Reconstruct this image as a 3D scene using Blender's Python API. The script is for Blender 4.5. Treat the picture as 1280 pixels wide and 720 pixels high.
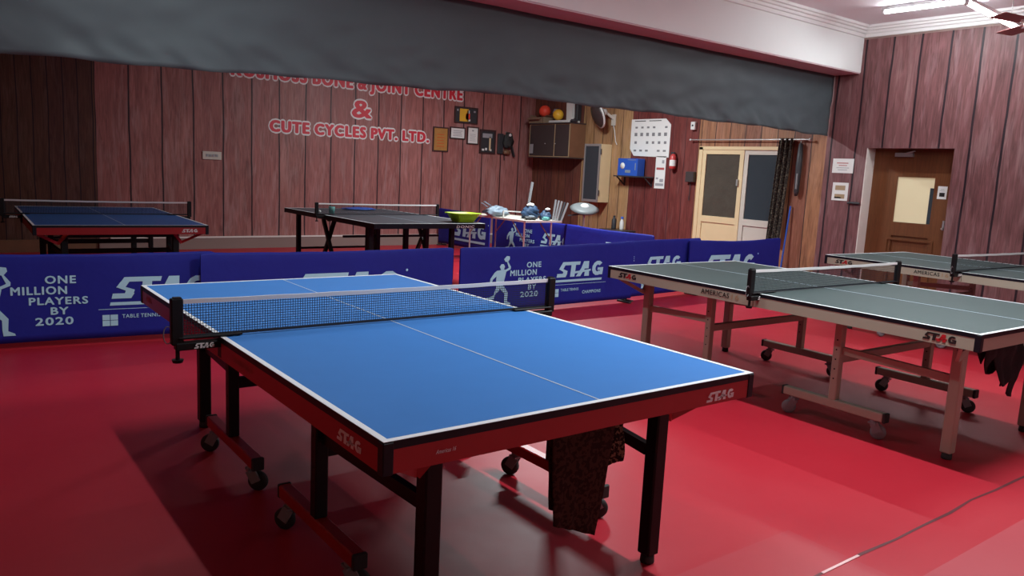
import bpy, bmesh, math, random
from mathutils import Vector, Matrix, noise
random.seed(7)
SC = bpy.context.scene
COL = SC.collection
for o in list(bpy.data.objects): bpy.data.objects.remove(o)

# ------------------------------------------------------------------ camera
YAW, PITCH, ROLL, CAMZ, FPX = 0.6510, -0.1490, 0.0493, 1.4543, 971.3
cy, sy, cp, sp = math.cos(YAW), math.sin(YAW), math.cos(PITCH), math.sin(PITCH)
f = Vector((sy*cp, cy*cp, sp)); r = Vector((cy, -sy, 0)); u = r.cross(f)
cr, sr = math.cos(ROLL), math.sin(ROLL)
R_, U_ = r*cr + u*sr, u*cr - r*sr
cam_data = bpy.data.cameras.new('camera'); cam = bpy.data.objects.new('camera', cam_data); COL.objects.link(cam)
cam_data.sensor_width = 36; cam_data.lens = FPX/1280*36; cam_data.clip_start = .05
m = Matrix.Identity(4)
for i in range(3):
    m[i][0] = R_[i]; m[i][1] = U_[i]; m[i][2] = -f[i]; m[i][3] = (0, 0, CAMZ)[i]
cam.matrix_world = m
SC.camera = cam

# ------------------------------------------------------------------ world, exposure, lamps
vs = SC.view_settings
vs.view_transform = 'Standard'; vs.look = 'None'; vs.gamma = 1; vs.use_curve_mapping = False
vs.exposure = 0.42
w = bpy.data.worlds.new('world'); SC.world = w; w.use_nodes = True
w.node_tree.nodes['Background'].inputs[0].default_value = (.55, .62, .7, 1)
w.node_tree.nodes['Background'].inputs[1].default_value = .05
# every ceiling tube: (x, y, z, length, angle about z, watts)
TUBES = [
    (9.10, 4.45, 3.49, 1.15, math.radians(90), 14),
    (8.62, 3.62, 3.20, 1.50, math.radians(5), 5),
    (1.45, 4.50, 3.40, 1.15, math.radians(90), 25),
    (3.75, 1.90, 3.43, 1.15, math.radians(90), 100),
    (6.40, 2.00, 3.43, 1.15, math.radians(90), 48),
    (7.20, 8.70, 3.43, 1.15, 0, 170),
    (4.40, 9.20, 3.43, 1.15, 0, 8),
]

# ------------------------------------------------------------------ materials
def S2L(c):
    return tuple(((v/255)/12.92 if v/255 <= .04045 else ((v/255+.055)/1.055)**2.4) for v in c)
def mat(name, col, rough=.6, metal=0, spec=.5, bump=0, bscale=60, var=0, vscale=8, emit=None, estr=0, alpha=None):
    m_ = bpy.data.materials.new(name); m_.use_nodes = True
    nt = m_.node_tree; b = nt.nodes['Principled BSDF']
    b.inputs['Base Color'].default_value = (*col, 1); b.inputs['Roughness'].default_value = rough
    b.inputs['Metallic'].default_value = metal; b.inputs['Specular IOR Level'].default_value = spec
    tc = nt.nodes.new('ShaderNodeTexCoord')
    if var:
        n = nt.nodes.new('ShaderNodeTexNoise'); n.inputs['Scale'].default_value = vscale; n.inputs['Detail'].default_value = 4
        nt.links.new(tc.outputs['Object'], n.inputs['Vector'])
        mr = nt.nodes.new('ShaderNodeMapRange'); mr.inputs['To Min'].default_value = 1-var; mr.inputs['To Max'].default_value = 1+var
        nt.links.new(n.outputs['Fac'], mr.inputs['Value'])
        mx = nt.nodes.new('ShaderNodeVectorMath'); mx.operation = 'SCALE'; mx.inputs[0].default_value = col
        nt.links.new(mr.outputs[0], mx.inputs['Scale']); nt.links.new(mx.outputs[0], b.inputs['Base Color'])
    if bump:
        n = nt.nodes.new('ShaderNodeTexNoise'); n.inputs['Scale'].default_value = bscale; n.inputs['Detail'].default_value = 3
        nt.links.new(tc.outputs['Object'], n.inputs['Vector'])
        bp = nt.nodes.new('ShaderNodeBump'); bp.inputs['Strength'].default_value = bump; bp.inputs['Distance'].default_value = .02
        nt.links.new(n.outputs['Fac'], bp.inputs['Height']); nt.links.new(bp.outputs[0], b.inputs['Normal'])
    if emit:
        b.inputs['Emission Color'].default_value = (*emit, 1); b.inputs['Emission Strength'].default_value = estr
    if alpha is not None: b.inputs['Alpha'].default_value = alpha
    return m_

M = {}
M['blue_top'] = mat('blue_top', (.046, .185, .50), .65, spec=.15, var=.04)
M['navy_top'] = mat('blue_top_navy', (.025, .10, .30), .5, spec=.3, var=.04)  # darker navy blue for the far left table
M['green_top'] = mat('green_top', (.052, .072, .072), .6, spec=.22, var=.05)
M['dark_top'] = mat('dark_top', (.055, .060, .072), .5, spec=.35, var=.05)
M['white_line'] = mat('white_line', (.80, .82, .84), .5)
M['thin_line'] = mat('thin_line', (.50, .58, .68), .5)
M['black_edge'] = mat('black_edge', (.008, .008, .014), .45, spec=.25)
M['red_metal'] = mat('red_metal', (.36, .012, .014), .35)
M['black_metal'] = mat('black_metal', (.009, .008, .009), .45, spec=.2)
M['beige_metal'] = mat('beige_metal', (.39, .37, .29), .42, spec=.3)
M['rubber'] = mat('rubber', (.02, .02, .02), .7)
M['wheel_grey'] = mat('wheel_grey', (.21, .21, .22), .5)
M['orange_metal'] = mat('orange_metal', (.55, .10, .02), .4)
M['net_black'] = mat('net_black', (.012, .014, .022), .7)
M['tape_white'] = mat('tape_white', (.72, .70, .70), .7)
M['barrier_blue'] = mat('barrier_blue', (.013, .018, .25), .62, spec=.25, bump=.35, bscale=5, var=.10, vscale=3)
M['print_pale'] = mat('print_pale', (.42, .72, .86), .6)
M['black_text'] = mat('black_text', (.015, .012, .012), .5)
M['red_text'] = mat('red_text', (.50, .01, .02), .5)
M['white_text'] = mat('white_text', (.75, .73, .73), .5)
M['faded_text'] = mat('faded_text', (.42, .09, .09), .5)
M['wall_red_text'] = mat('wall_red_text', (.60, .022, .045), .5)
M['plaster'] = mat('plaster', (.80, .80, .79), .8, var=.03, vscale=2)
M['ceiling_paint'] = mat('ceiling_paint', (.80, .76, .80), .9, var=.04, vscale=1.5)
M['beam_under_bounce'] = mat('beam_under_bounce', (.62, .44, .48), .7)  # pink light off the floor put into the underside's colour
M['skirting'] = mat('skirting', (.25, .17, .15), .6)
M['skirting_top'] = mat('skirting_top', (.78, .70, .66), .5)
M['cream_door'] = mat('cream_door', (.72, .56, .33), .5, var=.05)
M['cream_grey'] = mat('cream_grey', (.58, .53, .46), .5, var=.05)
M['dark_glass'] = mat('dark_glass', (.035, .045, .055), .25)
M['brown_paper'] = mat('brown_paper', (.058, .045, .032), .8, bump=.6, bscale=7, var=.25, vscale=6)
M['cabinet_dark'] = mat('cabinet_dark', (.050, .038, .038), .45, var=.1)
M['cabinet_wood'] = mat('cabinet_wood', (.20, .095, .052), .5, var=.2, vscale=6)
M['gold_trim'] = mat('gold_trim', (.38, .27, .16), .4)
M['silver'] = mat('silver', (.45, .45, .45), .35, metal=.6)
M['paper'] = mat('paper', (.74, .74, .72), .7)
M['paper_grey'] = mat('paper_grey', (.32, .32, .34), .7)
M['white_plastic'] = mat('white_plastic', (.66, .66, .64), .5)
M['grey_plastic'] = mat('grey_plastic', (.16, .17, .175), .5)
M['dark_plastic'] = mat('dark_plastic', (.03, .03, .035), .5)
M['lime'] = mat('lime', (.50, .72, .03), .45)
M['cardboard'] = mat('cardboard', (.30, .20, .13), .8, var=.15)
M['ball_red'] = mat('ball_red', (.85, .07, .035), .5)
M['ball_yellow'] = mat('ball_yellow', (.75, .43, .03), .5)
M['ball_white'] = mat('ball_white', (.85, .84, .80), .4)
M['blue_box'] = mat('blue_box', (.02, .09, .45), .5)
M['extinguisher'] = mat('extinguisher', (.50, .05, .05), .4)
M['frame_wood'] = mat('frame_wood', (.05, .02, .02), .4)
M['gold_sheet'] = mat('gold_sheet', (.42, .20, .05), .4, var=.2, vscale=20)
M['blue_bag'] = mat('blue_bag', (.022, .055, .12), .6, var=.3, vscale=10)
M['teal'] = mat('teal', (.10, .32, .30), .6)
M['bag_grey'] = mat('bag_grey', (.20, .25, .31), .45, var=.3, vscale=12)
M['cloth_dark'] = mat('cloth_dark', (.012, .011, .013), .9, bump=.6, bscale=14)
M['curtain'] = mat('curtain', (.072, .088, .098), .6, spec=.35, var=.12, vscale=2)
M['fan_brown'] = mat('fan_brown', (.30, .09, .09), .4)
M['tube'] = mat('tube', (.9, .9, .9), .5, emit=(.90, .98, 1), estr=60)
M['tube_soft'] = mat('tube_soft', (.9, .9, .9), .5, emit=(.90, .98, 1), estr=14)
M['bulb_case'] = mat('bulb_case', (.7, .7, .7), .5)
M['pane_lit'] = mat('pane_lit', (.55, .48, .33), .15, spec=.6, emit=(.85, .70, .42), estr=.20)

def spotted(name, c1, c2, scale, thr):
    m_ = bpy.data.materials.new(name); m_.use_nodes = True; nt = m_.node_tree; b = nt.nodes['Principled BSDF']
    b.inputs['Roughness'].default_value = .9; b.inputs['Specular IOR Level'].default_value = .1
    tc = nt.nodes.new('ShaderNodeTexCoord'); v = nt.nodes.new('ShaderNodeTexNoise'); v.inputs['Scale'].default_value = scale
    v.inputs['Detail'].default_value = 2
    nt.links.new(tc.outputs['Object'], v.inputs['Vector'])
    cr_ = nt.nodes.new('ShaderNodeValToRGB'); cr_.color_ramp.interpolation = 'CONSTANT'
    cr_.color_ramp.elements[0].color = (*c1, 1); cr_.color_ramp.elements[1].position = thr; cr_.color_ramp.elements[1].color = (*c2, 1)
    nt.links.new(v.outputs['Fac'], cr_.inputs[0]); nt.links.new(cr_.outputs[0], b.inputs['Base Color'])
    return m_
M['leopard'] = spotted('leopard', (.02, .012, .010), (.20, .11, .07), 70, .52)
M['leopard_dim'] = spotted('patterned_cloth', (.030, .014, .012), (.065, .030, .022), 60, .5)
M['curtain_spot'] = spotted('curtain_spot', (.03, .025, .022), (.12, .10, .075), 45, .55)

class NT:
    def __init__(s, nt): s.nt = nt
    def math(s, op, a, b=None, clamp=False):
        n = s.nt.nodes.new('ShaderNodeMath'); n.operation = op; n.use_clamp = clamp
        for i, v in enumerate((a, b)):
            if v is None: continue
            if isinstance(v, (int, float)): n.inputs[i].default_value = v
            else: s.nt.links.new(v, n.inputs[i])
        return n.outputs[0]
    def mix(s, fac, a, b, blend='MIX'):
        n = s.nt.nodes.new('ShaderNodeMix'); n.data_type = 'RGBA'; n.blend_type = blend
        for k, v in ((0, fac), (6, a), (7, b)):
            if isinstance(v, (int, float)): n.inputs[k].default_value = v
            elif isinstance(v, tuple): n.inputs[k].default_value = (*v, 1)
            else: s.nt.links.new(v, n.inputs[k])
        return n.outputs[2]

def plank_wall(name, axis, pitch, off, cols, streak=.35, groove=.055, darkvar=.35, grain=1.0):
    """printed plank wallpaper: axis 0 planks counted along X, 1 along Y"""
    m_ = bpy.data.materials.new(name); m_.use_nodes = True; nt = m_.node_tree; b = nt.nodes['Principled BSDF']
    b.inputs['Roughness'].default_value = .45; b.inputs['Specular IOR Level'].default_value = .3
    T = NT(nt)
    tc = nt.nodes.new('ShaderNodeTexCoord'); sx = nt.nodes.new('ShaderNodeSeparateXYZ'); nt.links.new(tc.outputs['Object'], sx.inputs[0])
    U = sx.outputs[axis]; Zc = sx.outputs[2]
    # slight wobble of the joints
    wn = nt.nodes.new('ShaderNodeTexNoise'); wn.noise_dimensions = '2D'; wn.inputs['Scale'].default_value = 1.0
    cv = nt.nodes.new('ShaderNodeCombineXYZ'); nt.links.new(T.math('MULTIPLY', U, 2.0), cv.inputs[0]); nt.links.new(T.math('MULTIPLY', Zc, 1.2), cv.inputs[1])
    nt.links.new(cv.outputs[0], wn.inputs['Vector'])
    Uw = T.math('ADD', U, T.math('MULTIPLY', T.math('SUBTRACT', wn.outputs['Fac'], .5), .028))
    t = T.math('DIVIDE', T.math('SUBTRACT', Uw, off), pitch)
    pid = T.math('FLOOR', t); fr = T.math('FRACT', t)
    wh = nt.nodes.new('ShaderNodeTexWhiteNoise'); wh.noise_dimensions = '1D'; nt.links.new(pid, wh.inputs['W'])
    # grain
    def nz(su, sz, detail, offs=0.0, scale=1.0, dist=0.0):
        n = nt.nodes.new('ShaderNodeTexNoise'); n.inputs['Scale'].default_value = scale; n.inputs['Detail'].default_value = detail
        n.inputs['Distortion'].default_value = dist
        c = nt.nodes.new('ShaderNodeCombineXYZ')
        nt.links.new(T.math('MULTIPLY', U, su), c.inputs[0]); nt.links.new(T.math('MULTIPLY', Zc, sz), c.inputs[1])
        nt.links.new(T.math('ADD', T.math('MULTIPLY', wh.outputs['Value'], 37.0), offs), c.inputs[2])
        nt.links.new(c.outputs[0], n.inputs['Vector']); return n.outputs['Fac']
    fine = nz(48, 3.2, 6, 0, 1, 1.0); broad = nz(8, 1.4, 5, 11, 1, 1.2); patch = nz(6, .9, 6, 23, 1, 1.2)
    ramp = nt.nodes.new('ShaderNodeValToRGB'); el = ramp.color_ramp.elements
    ramp.color_ramp.interpolation = 'LINEAR'
    el[0].position = 0; el[0].color = (*cols[0], 1); el[1].position = 1; el[1].color = (*cols[-1], 1)
    for i, c in enumerate(cols[1:-1]):
        e = el.new((i+1)/(len(cols)-1)); e.color = (*c, 1)
    nt.links.new(T.math('ADD', T.math('MULTIPLY', wh.outputs['Value'], .7), T.math('MULTIPLY', broad, .3)), ramp.inputs[0])
    g = T.math('ADD', T.math('MULTIPLY', T.math('SUBTRACT', fine, .5), 1.3*grain), T.math('ADD', T.math('MULTIPLY', T.math('SUBTRACT', broad, .5), darkvar*2.2), 1.0))
    vm = nt.nodes.new('ShaderNodeVectorMath'); vm.operation = 'SCALE'
    nt.links.new(ramp.outputs[0], vm.inputs[0]); nt.links.new(g, vm.inputs['Scale'])
    pal = T.math('MULTIPLY', T.math('SUBTRACT', T.math('ADD', T.math('MULTIPLY', patch, .72), T.math('MULTIPLY', fine, .28)), .50), 4.0, True)
    col = T.mix(T.math('MULTIPLY', pal, streak), vm.outputs[0], (.48, .36, .36))
    d = T.math('ABSOLUTE', T.math('SUBTRACT', fr, .5))
    gr = T.math('GREATER_THAN', d, .5-groove/2)
    gw = T.math('MULTIPLY', T.math('SUBTRACT', d, .42), 4.0, True)
    col = T.mix(T.math('MULTIPLY', gw, .35), col, (.03, .012, .014))
    col = T.mix(T.math('MULTIPLY', gr, .93), col, (.012, .008, .014))
    nt.links.new(col, b.inputs['Base Color'])
    return m_
RED3 = [(.23, .084, .076), (.36, .145, .132), (.29, .105, .096), (.36, .165, .142)]
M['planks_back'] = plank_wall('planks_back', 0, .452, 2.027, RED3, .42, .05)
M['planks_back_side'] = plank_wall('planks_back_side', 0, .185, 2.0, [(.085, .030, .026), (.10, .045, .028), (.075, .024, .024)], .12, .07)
M['planks_right'] = plank_wall('planks_right', 1, .36, 5.028, [(.135, .052, .055), (.19, .082, .083), (.155, .062, .065)], .30, .07)
M['planks_tan'] = plank_wall('planks_tan', 1, .283, 6.13, [(.30, .125, .065), (.19, .068, .045), (.37, .18, .09), (.23, .078, .05)], .18, .045)
M['planks_maroon'] = plank_wall('planks_maroon', 1, .275, 8.45, [(.125, .028, .026), (.165, .042, .036), (.11, .022, .024)], .10, .03)
M['planks_amber'] = plank_wall('planks_amber', 1, .25, 9.95, [(.30, .16, .075), (.42, .25, .12), (.24, .11, .055)], .22, .045)
M['planks_dark'] = plank_wall('planks_dark', 1, .22, 11.25, [(.12, .042, .035), (.145, .05, .036), (.16, .06, .036)], .08, .045)
M['door_wood'] = plank_wall('door_wood', 1, 5, -20, [(.135, .048, .018), (.155, .055, .02)], .0, .0, .15, .6)

def floor_mat():
    m_ = bpy.data.materials.new('red_floor'); m_.use_nodes = True; nt = m_.node_tree; b = nt.nodes['Principled BSDF']
    T = NT(nt); tc = nt.nodes.new('ShaderNodeTexCoord')
    n1 = nt.nodes.new('ShaderNodeTexNoise'); n1.inputs['Scale'].default_value = .9; n1.inputs['Detail'].default_value = 5
    nt.links.new(tc.outputs['Object'], n1.inputs['Vector'])
    col = T.mix(n1.outputs['Fac'], (.36, .007, .020), (.45, .014, .028))
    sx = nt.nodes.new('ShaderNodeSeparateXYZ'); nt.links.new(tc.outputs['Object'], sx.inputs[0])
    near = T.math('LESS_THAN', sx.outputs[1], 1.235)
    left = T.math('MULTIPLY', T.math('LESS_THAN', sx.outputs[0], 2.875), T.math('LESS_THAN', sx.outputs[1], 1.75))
    sheen = T.math('MAXIMUM', T.math('MULTIPLY', near, .20), T.math('MULTIPLY', left, .09))  # sheen of lamps and wall on the floor, painted into its colour
    col = T.mix(sheen, col, (.42, .19, .21))
    nt.links.new(col, b.inputs['Base Color'])
    b.inputs['Roughness'].default_value = .38; b.inputs['Specular IOR Level'].default_value = .38
    n2 = nt.nodes.new('ShaderNodeTexNoise'); n2.inputs['Scale'].default_value = 2.2; n2.inputs['Detail'].default_value = 4
    nt.links.new(tc.outputs['Object'], n2.inputs['Vector'])
    mr = nt.nodes.new('ShaderNodeMapRange'); mr.inputs['To Min'].default_value = .38; mr.inputs['To Max'].default_value = .54
    nt.links.new(n2.outputs['Fac'], mr.inputs['Value']); nt.links.new(mr.outputs[0], b.inputs['Roughness'])
    bp = nt.nodes.new('ShaderNodeBump'); bp.inputs['Strength'].default_value = .12; bp.inputs['Distance'].default_value = .01
    n3 = nt.nodes.new('ShaderNodeTexNoise'); n3.inputs['Scale'].default_value = 6; nt.links.new(tc.outputs['Object'], n3.inputs['Vector'])
    nt.links.new(n3.outputs['Fac'], bp.inputs['Height']); nt.links.new(bp.outputs[0], b.inputs['Normal'])
    return m_
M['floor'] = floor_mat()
M['floor_seam'] = mat('floor_seam', (.10, .012, .018), .5, var=.5, vscale=5)
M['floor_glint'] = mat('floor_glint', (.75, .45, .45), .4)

# ------------------------------------------------------------------ mesh helpers
class MB:
    def __init__(s): s.v = []; s.f = []; s.smooth = []
    def add(s, vs_, fs_, smooth=False):
        b = len(s.v); s.v += [tuple(v) for v in vs_]
        for fc in fs_: s.f.append(tuple(i+b for i in fc)); s.smooth.append(smooth)
        return s
    def box(s, a, b):
        x0, y0, z0 = [min(a[i], b[i]) for i in range(3)]; x1, y1, z1 = [max(a[i], b[i]) for i in range(3)]
        return s.add([(x0,y0,z0),(x1,y0,z0),(x1,y1,z0),(x0,y1,z0),(x0,y0,z1),(x1,y0,z1),(x1,y1,z1),(x0,y1,z1)],
                     [(0,3,2,1),(4,5,6,7),(0,1,5,4),(1,2,6,5),(2,3,7,6),(3,0,4,7)])
    def cbox(s, a, b, c=.004):
        """box with chamfered long edges (vertical section chamfer)"""
        x0, y0, z0 = [min(a[i], b[i]) for i in range(3)]; x1, y1, z1 = [max(a[i], b[i]) for i in range(3)]
        P = []
        for z, k in ((z0, c), (z0+c, 0), (z1-c, 0), (z1, c)):
            P += [(x0+k+c*(k==0), y0+k, z), (x1-k-c*(k==0), y0+k, z), (x1-k, y0+k+c*(k==0), z), (x1-k, y1-k-c*(k==0), z),
                  (x1-k-c*(k==0), y1-k, z), (x0+k+c*(k==0), y1-k, z), (x0+k, y1-k-c*(k==0), z), (x0+k, y0+k+c*(k==0), z)]
        F = [tuple(range(7, -1, -1)), tuple(range(24, 32))]
        for j in range(3):
            for i in range(8):
                F.append((j*8+i, j*8+(i+1) % 8, (j+1)*8+(i+1) % 8, (j+1)*8+i))
        return s.add(P, F)
    def bar(s, p, q, wd, ht, up=(0, 0, 1)):
        p, q = Vector(p), Vector(q); d = (q-p).normalized(); up = Vector(up)
        a = d.cross(up)
        if a.length < 1e-4: a = d.cross(Vector((1, 0, 0)))
        a.normalize(); b = a.cross(d).normalized()
        P = [c + a*sx*wd/2 + b*sz*ht/2 for c in (p, q) for sx, sz in ((-1,-1),(1,-1),(1,1),(-1,1))]
        return s.add(P, [(0,3,2,1),(4,5,6,7),(0,1,5,4),(1,2,6,5),(2,3,7,6),(3,0,4,7)])
    def cyl(s, p, q, r0, r1=None, n=16, caps=True):
        r1 = r0 if r1 is None else r1
        p, q = Vector(p), Vector(q); d = (q-p).normalized(); a = d.orthogonal().normalized(); b = d.cross(a)
        P = []
        for c, rr in ((p, r0), (q, r1)):
            for i in range(n):
                t = 2*math.pi*i/n; P.append(c + a*rr*math.cos(t) + b*rr*math.sin(t))
        s.add(P, [(i, (i+1) % n, n+(i+1) % n, n+i) for i in range(n)], True)
        if caps: s.add(P, [tuple(range(n-1, -1, -1)), tuple(range(n, 2*n))])
        return s
    def lathe(s, prof, c=(0, 0, 0), ax=(0, 0, 1), n=24, sq=1.0):
        c = Vector(c); d = Vector(ax).normalized(); a = d.orthogonal().normalized(); b = d.cross(a)
        P = []
        for rr, h in prof:
            for i in range(n):
                t = 2*math.pi*i/n; P.append(c + d*h + a*rr*math.cos(t) + b*rr*sq*math.sin(t))
        F = []
        for j in range(len(prof)-1):
            for i in range(n): F.append((j*n+i, j*n+(i+1) % n, (j+1)*n+(i+1) % n, (j+1)*n+i))
        return s.add(P, F, True)
    def ball(s, c, rr, n=20, sc=(1, 1, 1)):
        P = []; F = []; m2 = n//2
        for j in range(m2+1):
            ph = math.pi*j/m2
            for i in range(n):
                t = 2*math.pi*i/n
                P.append((c[0]+rr*sc[0]*math.sin(ph)*math.cos(t), c[1]+rr*sc[1]*math.sin(ph)*math.sin(t), c[2]+rr*sc[2]*math.cos(ph)))
        for j in range(m2):
            for i in range(n): F.append((j*n+i, (j+1)*n+i, (j+1)*n+(i+1) % n, j*n+(i+1) % n))
        return s.add(P, F, True)
    def lump(s, c, rr, sc=(1, 1, 1), amp=.25, freq=3, seed=0, n=28):
        k = len(s.v); s.ball((0, 0, 0), 1, n)
        for i in range(k, len(s.v)):
            v = Vector(s.v[i]); a = 1 + amp*noise.noise(v*freq + Vector((seed, seed*2.3, 0)))*1.6
            s.v[i] = (c[0]+v.x*a*rr*sc[0], c[1]+v.y*a*rr*sc[1], max(c[2]-rr*sc[2]*.8, c[2]+v.z*a*rr*sc[2]))
        return s
    def poly(s, pts, o, xd, yd, th=.001):
        """flat polygon pts(2d) extruded by th along xd x yd"""
        o, xd, yd = Vector(o), Vector(xd), Vector(yd); nn = xd.cross(yd).normalized(); k = len(pts)
        A = sum(pts[i][0]*pts[(i+1) % k][1]-pts[(i+1) % k][0]*pts[i][1] for i in range(k))
        if A < 0: pts = pts[::-1]
        P = [o + xd*a + yd*b for a, b in pts] + [o + xd*a + yd*b + nn*th for a, b in pts]
        F = [tuple(range(k-1, -1, -1)), tuple(range(k, 2*k))] + [(i, (i+1) % k, k+(i+1) % k, k+i) for i in range(k)]
        return s.add(P, F)
    def build(s, name, m_, parent=None, mx=None):
        me = bpy.data.meshes.new(name); me.from_pydata(s.v, [], s.f)
        me.polygons.foreach_set('use_smooth', s.smooth)
        if mx is not None: me.transform(mx)
        me.materials.append(M[m_] if isinstance(m_, str) else m_)
        bm = bmesh.new(); bm.from_mesh(me); bmesh.ops.recalc_face_normals(bm, faces=bm.faces); bm.to_mesh(me); bm.free()
        me.update()
        o = bpy.data.objects.new(name, me); COL.objects.link(o)
        if parent: o.parent = parent
        return o

def tag(o, label, cat=None, group=None, kind=None):
    if label: o['label'] = label
    if cat: o['category'] = cat
    if group: o['group'] = group
    if kind: o['kind'] = kind
    return o
def thing(name, label, cat, loc=(0, 0, 0), rz=0, group=None):
    o = bpy.data.objects.new(name, None); COL.objects.link(o); o.location = loc; o.rotation_euler = (0, 0, rz)
    o.empty_display_size = .1
    return tag(o, label, cat, group)
def struct(name, mb, m_, label=None):
    o = mb.build(name, m_); o['kind'] = 'structure'
    if label: o['label'] = label
    return o

_tc = {}
def text2d(body, bold=.02, gap=1.0):
    """flat text outline as (verts, faces), cap height 1, starts at x 0"""
    key = (body, bold, gap)
    if key in _tc: return _tc[key]
    cu = bpy.data.curves.new('t', 'FONT'); cu.body = body; cu.size = 1; cu.offset = bold; cu.resolution_u = 3; cu.space_character = gap; cu.space_word = .75
    ob = bpy.data.objects.new('t', cu); COL.objects.link(ob)
    dg = bpy.context.evaluated_depsgraph_get(); dg.update()
    me = bpy.data.meshes.new_from_object(ob.evaluated_get(dg))
    V = [(v.co.x, v.co.y) for v in me.vertices]; F = [tuple(p.vertices) for p in me.polygons]
    bpy.data.objects.remove(ob); bpy.data.curves.remove(cu); bpy.data.meshes.remove(me)
    x0 = min(v[0] for v in V); x1 = max(v[0] for v in V); y0, y1 = 0.0, 0.0
    y1 = .729*1.0
    V = [((v[0]-x0), v[1]/y1) for v in V]
    _tc[key] = (V, F, x1-x0); return _tc[key]
def put_text(mb, body, o, xd, yd, height, width=None, bold=.02, off=0.0, align='L', shear=0, vary=0):
    V, F, wd = text2d(body, 0, 1.06+bold*2.0); o, xd, yd = Vector(o), Vector(xd), Vector(yd); nn = xd.cross(yd).normalized()
    bw_ = bold*height
    kx = ((width-2*bw_)/wd) if width else height*.95
    sh = {'L': 0, 'C': -wd*kx/2, 'R': -wd*kx}[align]
    q = 0
    for ax_, ay_ in ((0, 0), (1, 0), (-1, 0), (.7, .7), (-.7, .7), (.7, -.7), (-.7, -.7), (0, .9), (0, -.9)):
        P = [o + xd*(sh+v[0]*kx+shear*v[1]*height+ax_*bw_) + yd*(v[1]*height+ay_*bw_*.8) + nn*(off+.00006*q) for v in V]
        mb.add(P, F); q += 1
        if bold < .005: break
    return mb

def stag(mb_main, mb_a, o, xd, yd, width, height, under=True, th=.0012):
    """the slanted four letter emblem: S and T share one top bar, split A, open G, long underline"""
    def q(pts, mb=mb_main):
        pts = [((x+.10*y*4*.25*.9)*width/4.15, y*height) for x, y in pts]; mb.poly(pts, o, xd, yd, th)
    # S + T top bar
    q([(.32,.78),(.45,1),(2.02,1),(1.98,.78)])
    q([(.15,.52),(.32,.80),(.68,.80),(.52,.52)])
    q([(.15,.54),(.52,.54),(.92,.40),(.88,.20),(.52,.20),(.55,.36)])
    q([(.0,.0),(.03,.24),(.92,.24),(.80,0)])
    q([(1.20,0),(1.22,.80),(1.62,.80),(1.60,0)])
    # A
    q([(1.72,0),(2.20,.62),(2.55,.62),(2.12,0)], mb_a)
    q([(2.12,.50),(2.32,1),(2.78,1),(2.80,.50)], mb_a)
    q([(2.48,0),(2.50,.40),(2.86,.40),(2.90,0)], mb_a)
    q([(1.55,.20),(1.55,.34),(3.00,.46),(3.00,.34)], mb_a)
    # G
    ring = []
    cx_, cy_ = 3.62, .5
    out = [(cx_+.50*math.cos(t), cy_+.50*math.sin(t)) for t in [math.radians(a) for a in range(45, 316, 30)]]
    inn = [(cx_+.20*math.cos(t), cy_+.24*math.sin(t)) for t in [math.radians(a) for a in range(45, 316, 30)]]
    for i in range(len(out)-1): q([out[i], out[i+1], inn[i+1], inn[i]])
    q([(3.62,.36),(3.62,.54),(4.12,.54),(4.10,.36)])
    q([(3.84,.05),(3.84,.40),(4.12,.40),(4.10,.05)])
    if under: q([(-.05,-.32),(-.03,-.17),(4.12,-.17),(4.10,-.32)])

# ------------------------------------------------------------------ room shell
XL, XR, YN, YB, ZC = -1.3, 10.089, -2.6, 12.75, 3.57
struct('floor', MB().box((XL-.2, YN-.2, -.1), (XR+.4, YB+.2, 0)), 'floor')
struct('ceiling', MB().box((XL-.2, YN-.2, ZC), (XR+.4, YB+.2, ZC+.1)), 'ceiling_paint')
struct('wall_left', MB().box((XL-.2, YN-.2, 0), (XL, YB, ZC)), 'planks_tan')
struct('wall_front', MB().box((XL, YN-.2, 0), (XR+.4, YN, ZC)), 'plaster')
struct('wall_back', MB().box((2.03, YB, 0), (XR+.4, YB+.2, ZC)), 'planks_back')
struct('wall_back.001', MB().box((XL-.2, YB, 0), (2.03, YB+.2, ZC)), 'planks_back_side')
# right wall in its runs of differing printed planks
wr = MB()
DY0, DY1, DZ = 4.475, 5.58, 1.99
wr.box((XR, YN, 0), (XR+.3, DY0, ZC)); wr.box((XR, DY1, 0), (XR+.3, 6.185, ZC)); wr.box((XR, DY0, DZ), (XR+.3, DY1, ZC))
struct('wall_right', wr, 'planks_right')
EY0, EY1, EZ = 6.80, 8.36, 1.99
w2 = MB(); w2.box((XR, 6.185, 0), (XR+.3, EY0, ZC)); w2.box((XR, EY0, EZ), (XR+.3, EY1, ZC)); w2.box((XR, EY1, 0), (XR+.3, 8.44, ZC))
struct('wall_right.001', w2, 'planks_tan')
struct('wall_right.002', MB().box((XR, 8.44, 0), (XR+.3, 9.95, ZC)), 'planks_maroon')
struct('wall_right.003', MB().box((XR, 9.95, 0), (XR+.3, 11.25, ZC)), 'planks_amber')
struct('wall_right.004', MB().box((XR, 11.25, 0), (XR+.3, YB, ZC)), 'planks_dark')
# beam across the room
bz = 2.965
struct('trim_1', MB().box((XL, 5.80, bz+.015), (XR, 6.25, ZC)), 'plaster')
struct('trim_2', MB().box((XL, 5.81, bz), (XR, 6.25, bz+.015)), 'beam_under_bounce')
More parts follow.
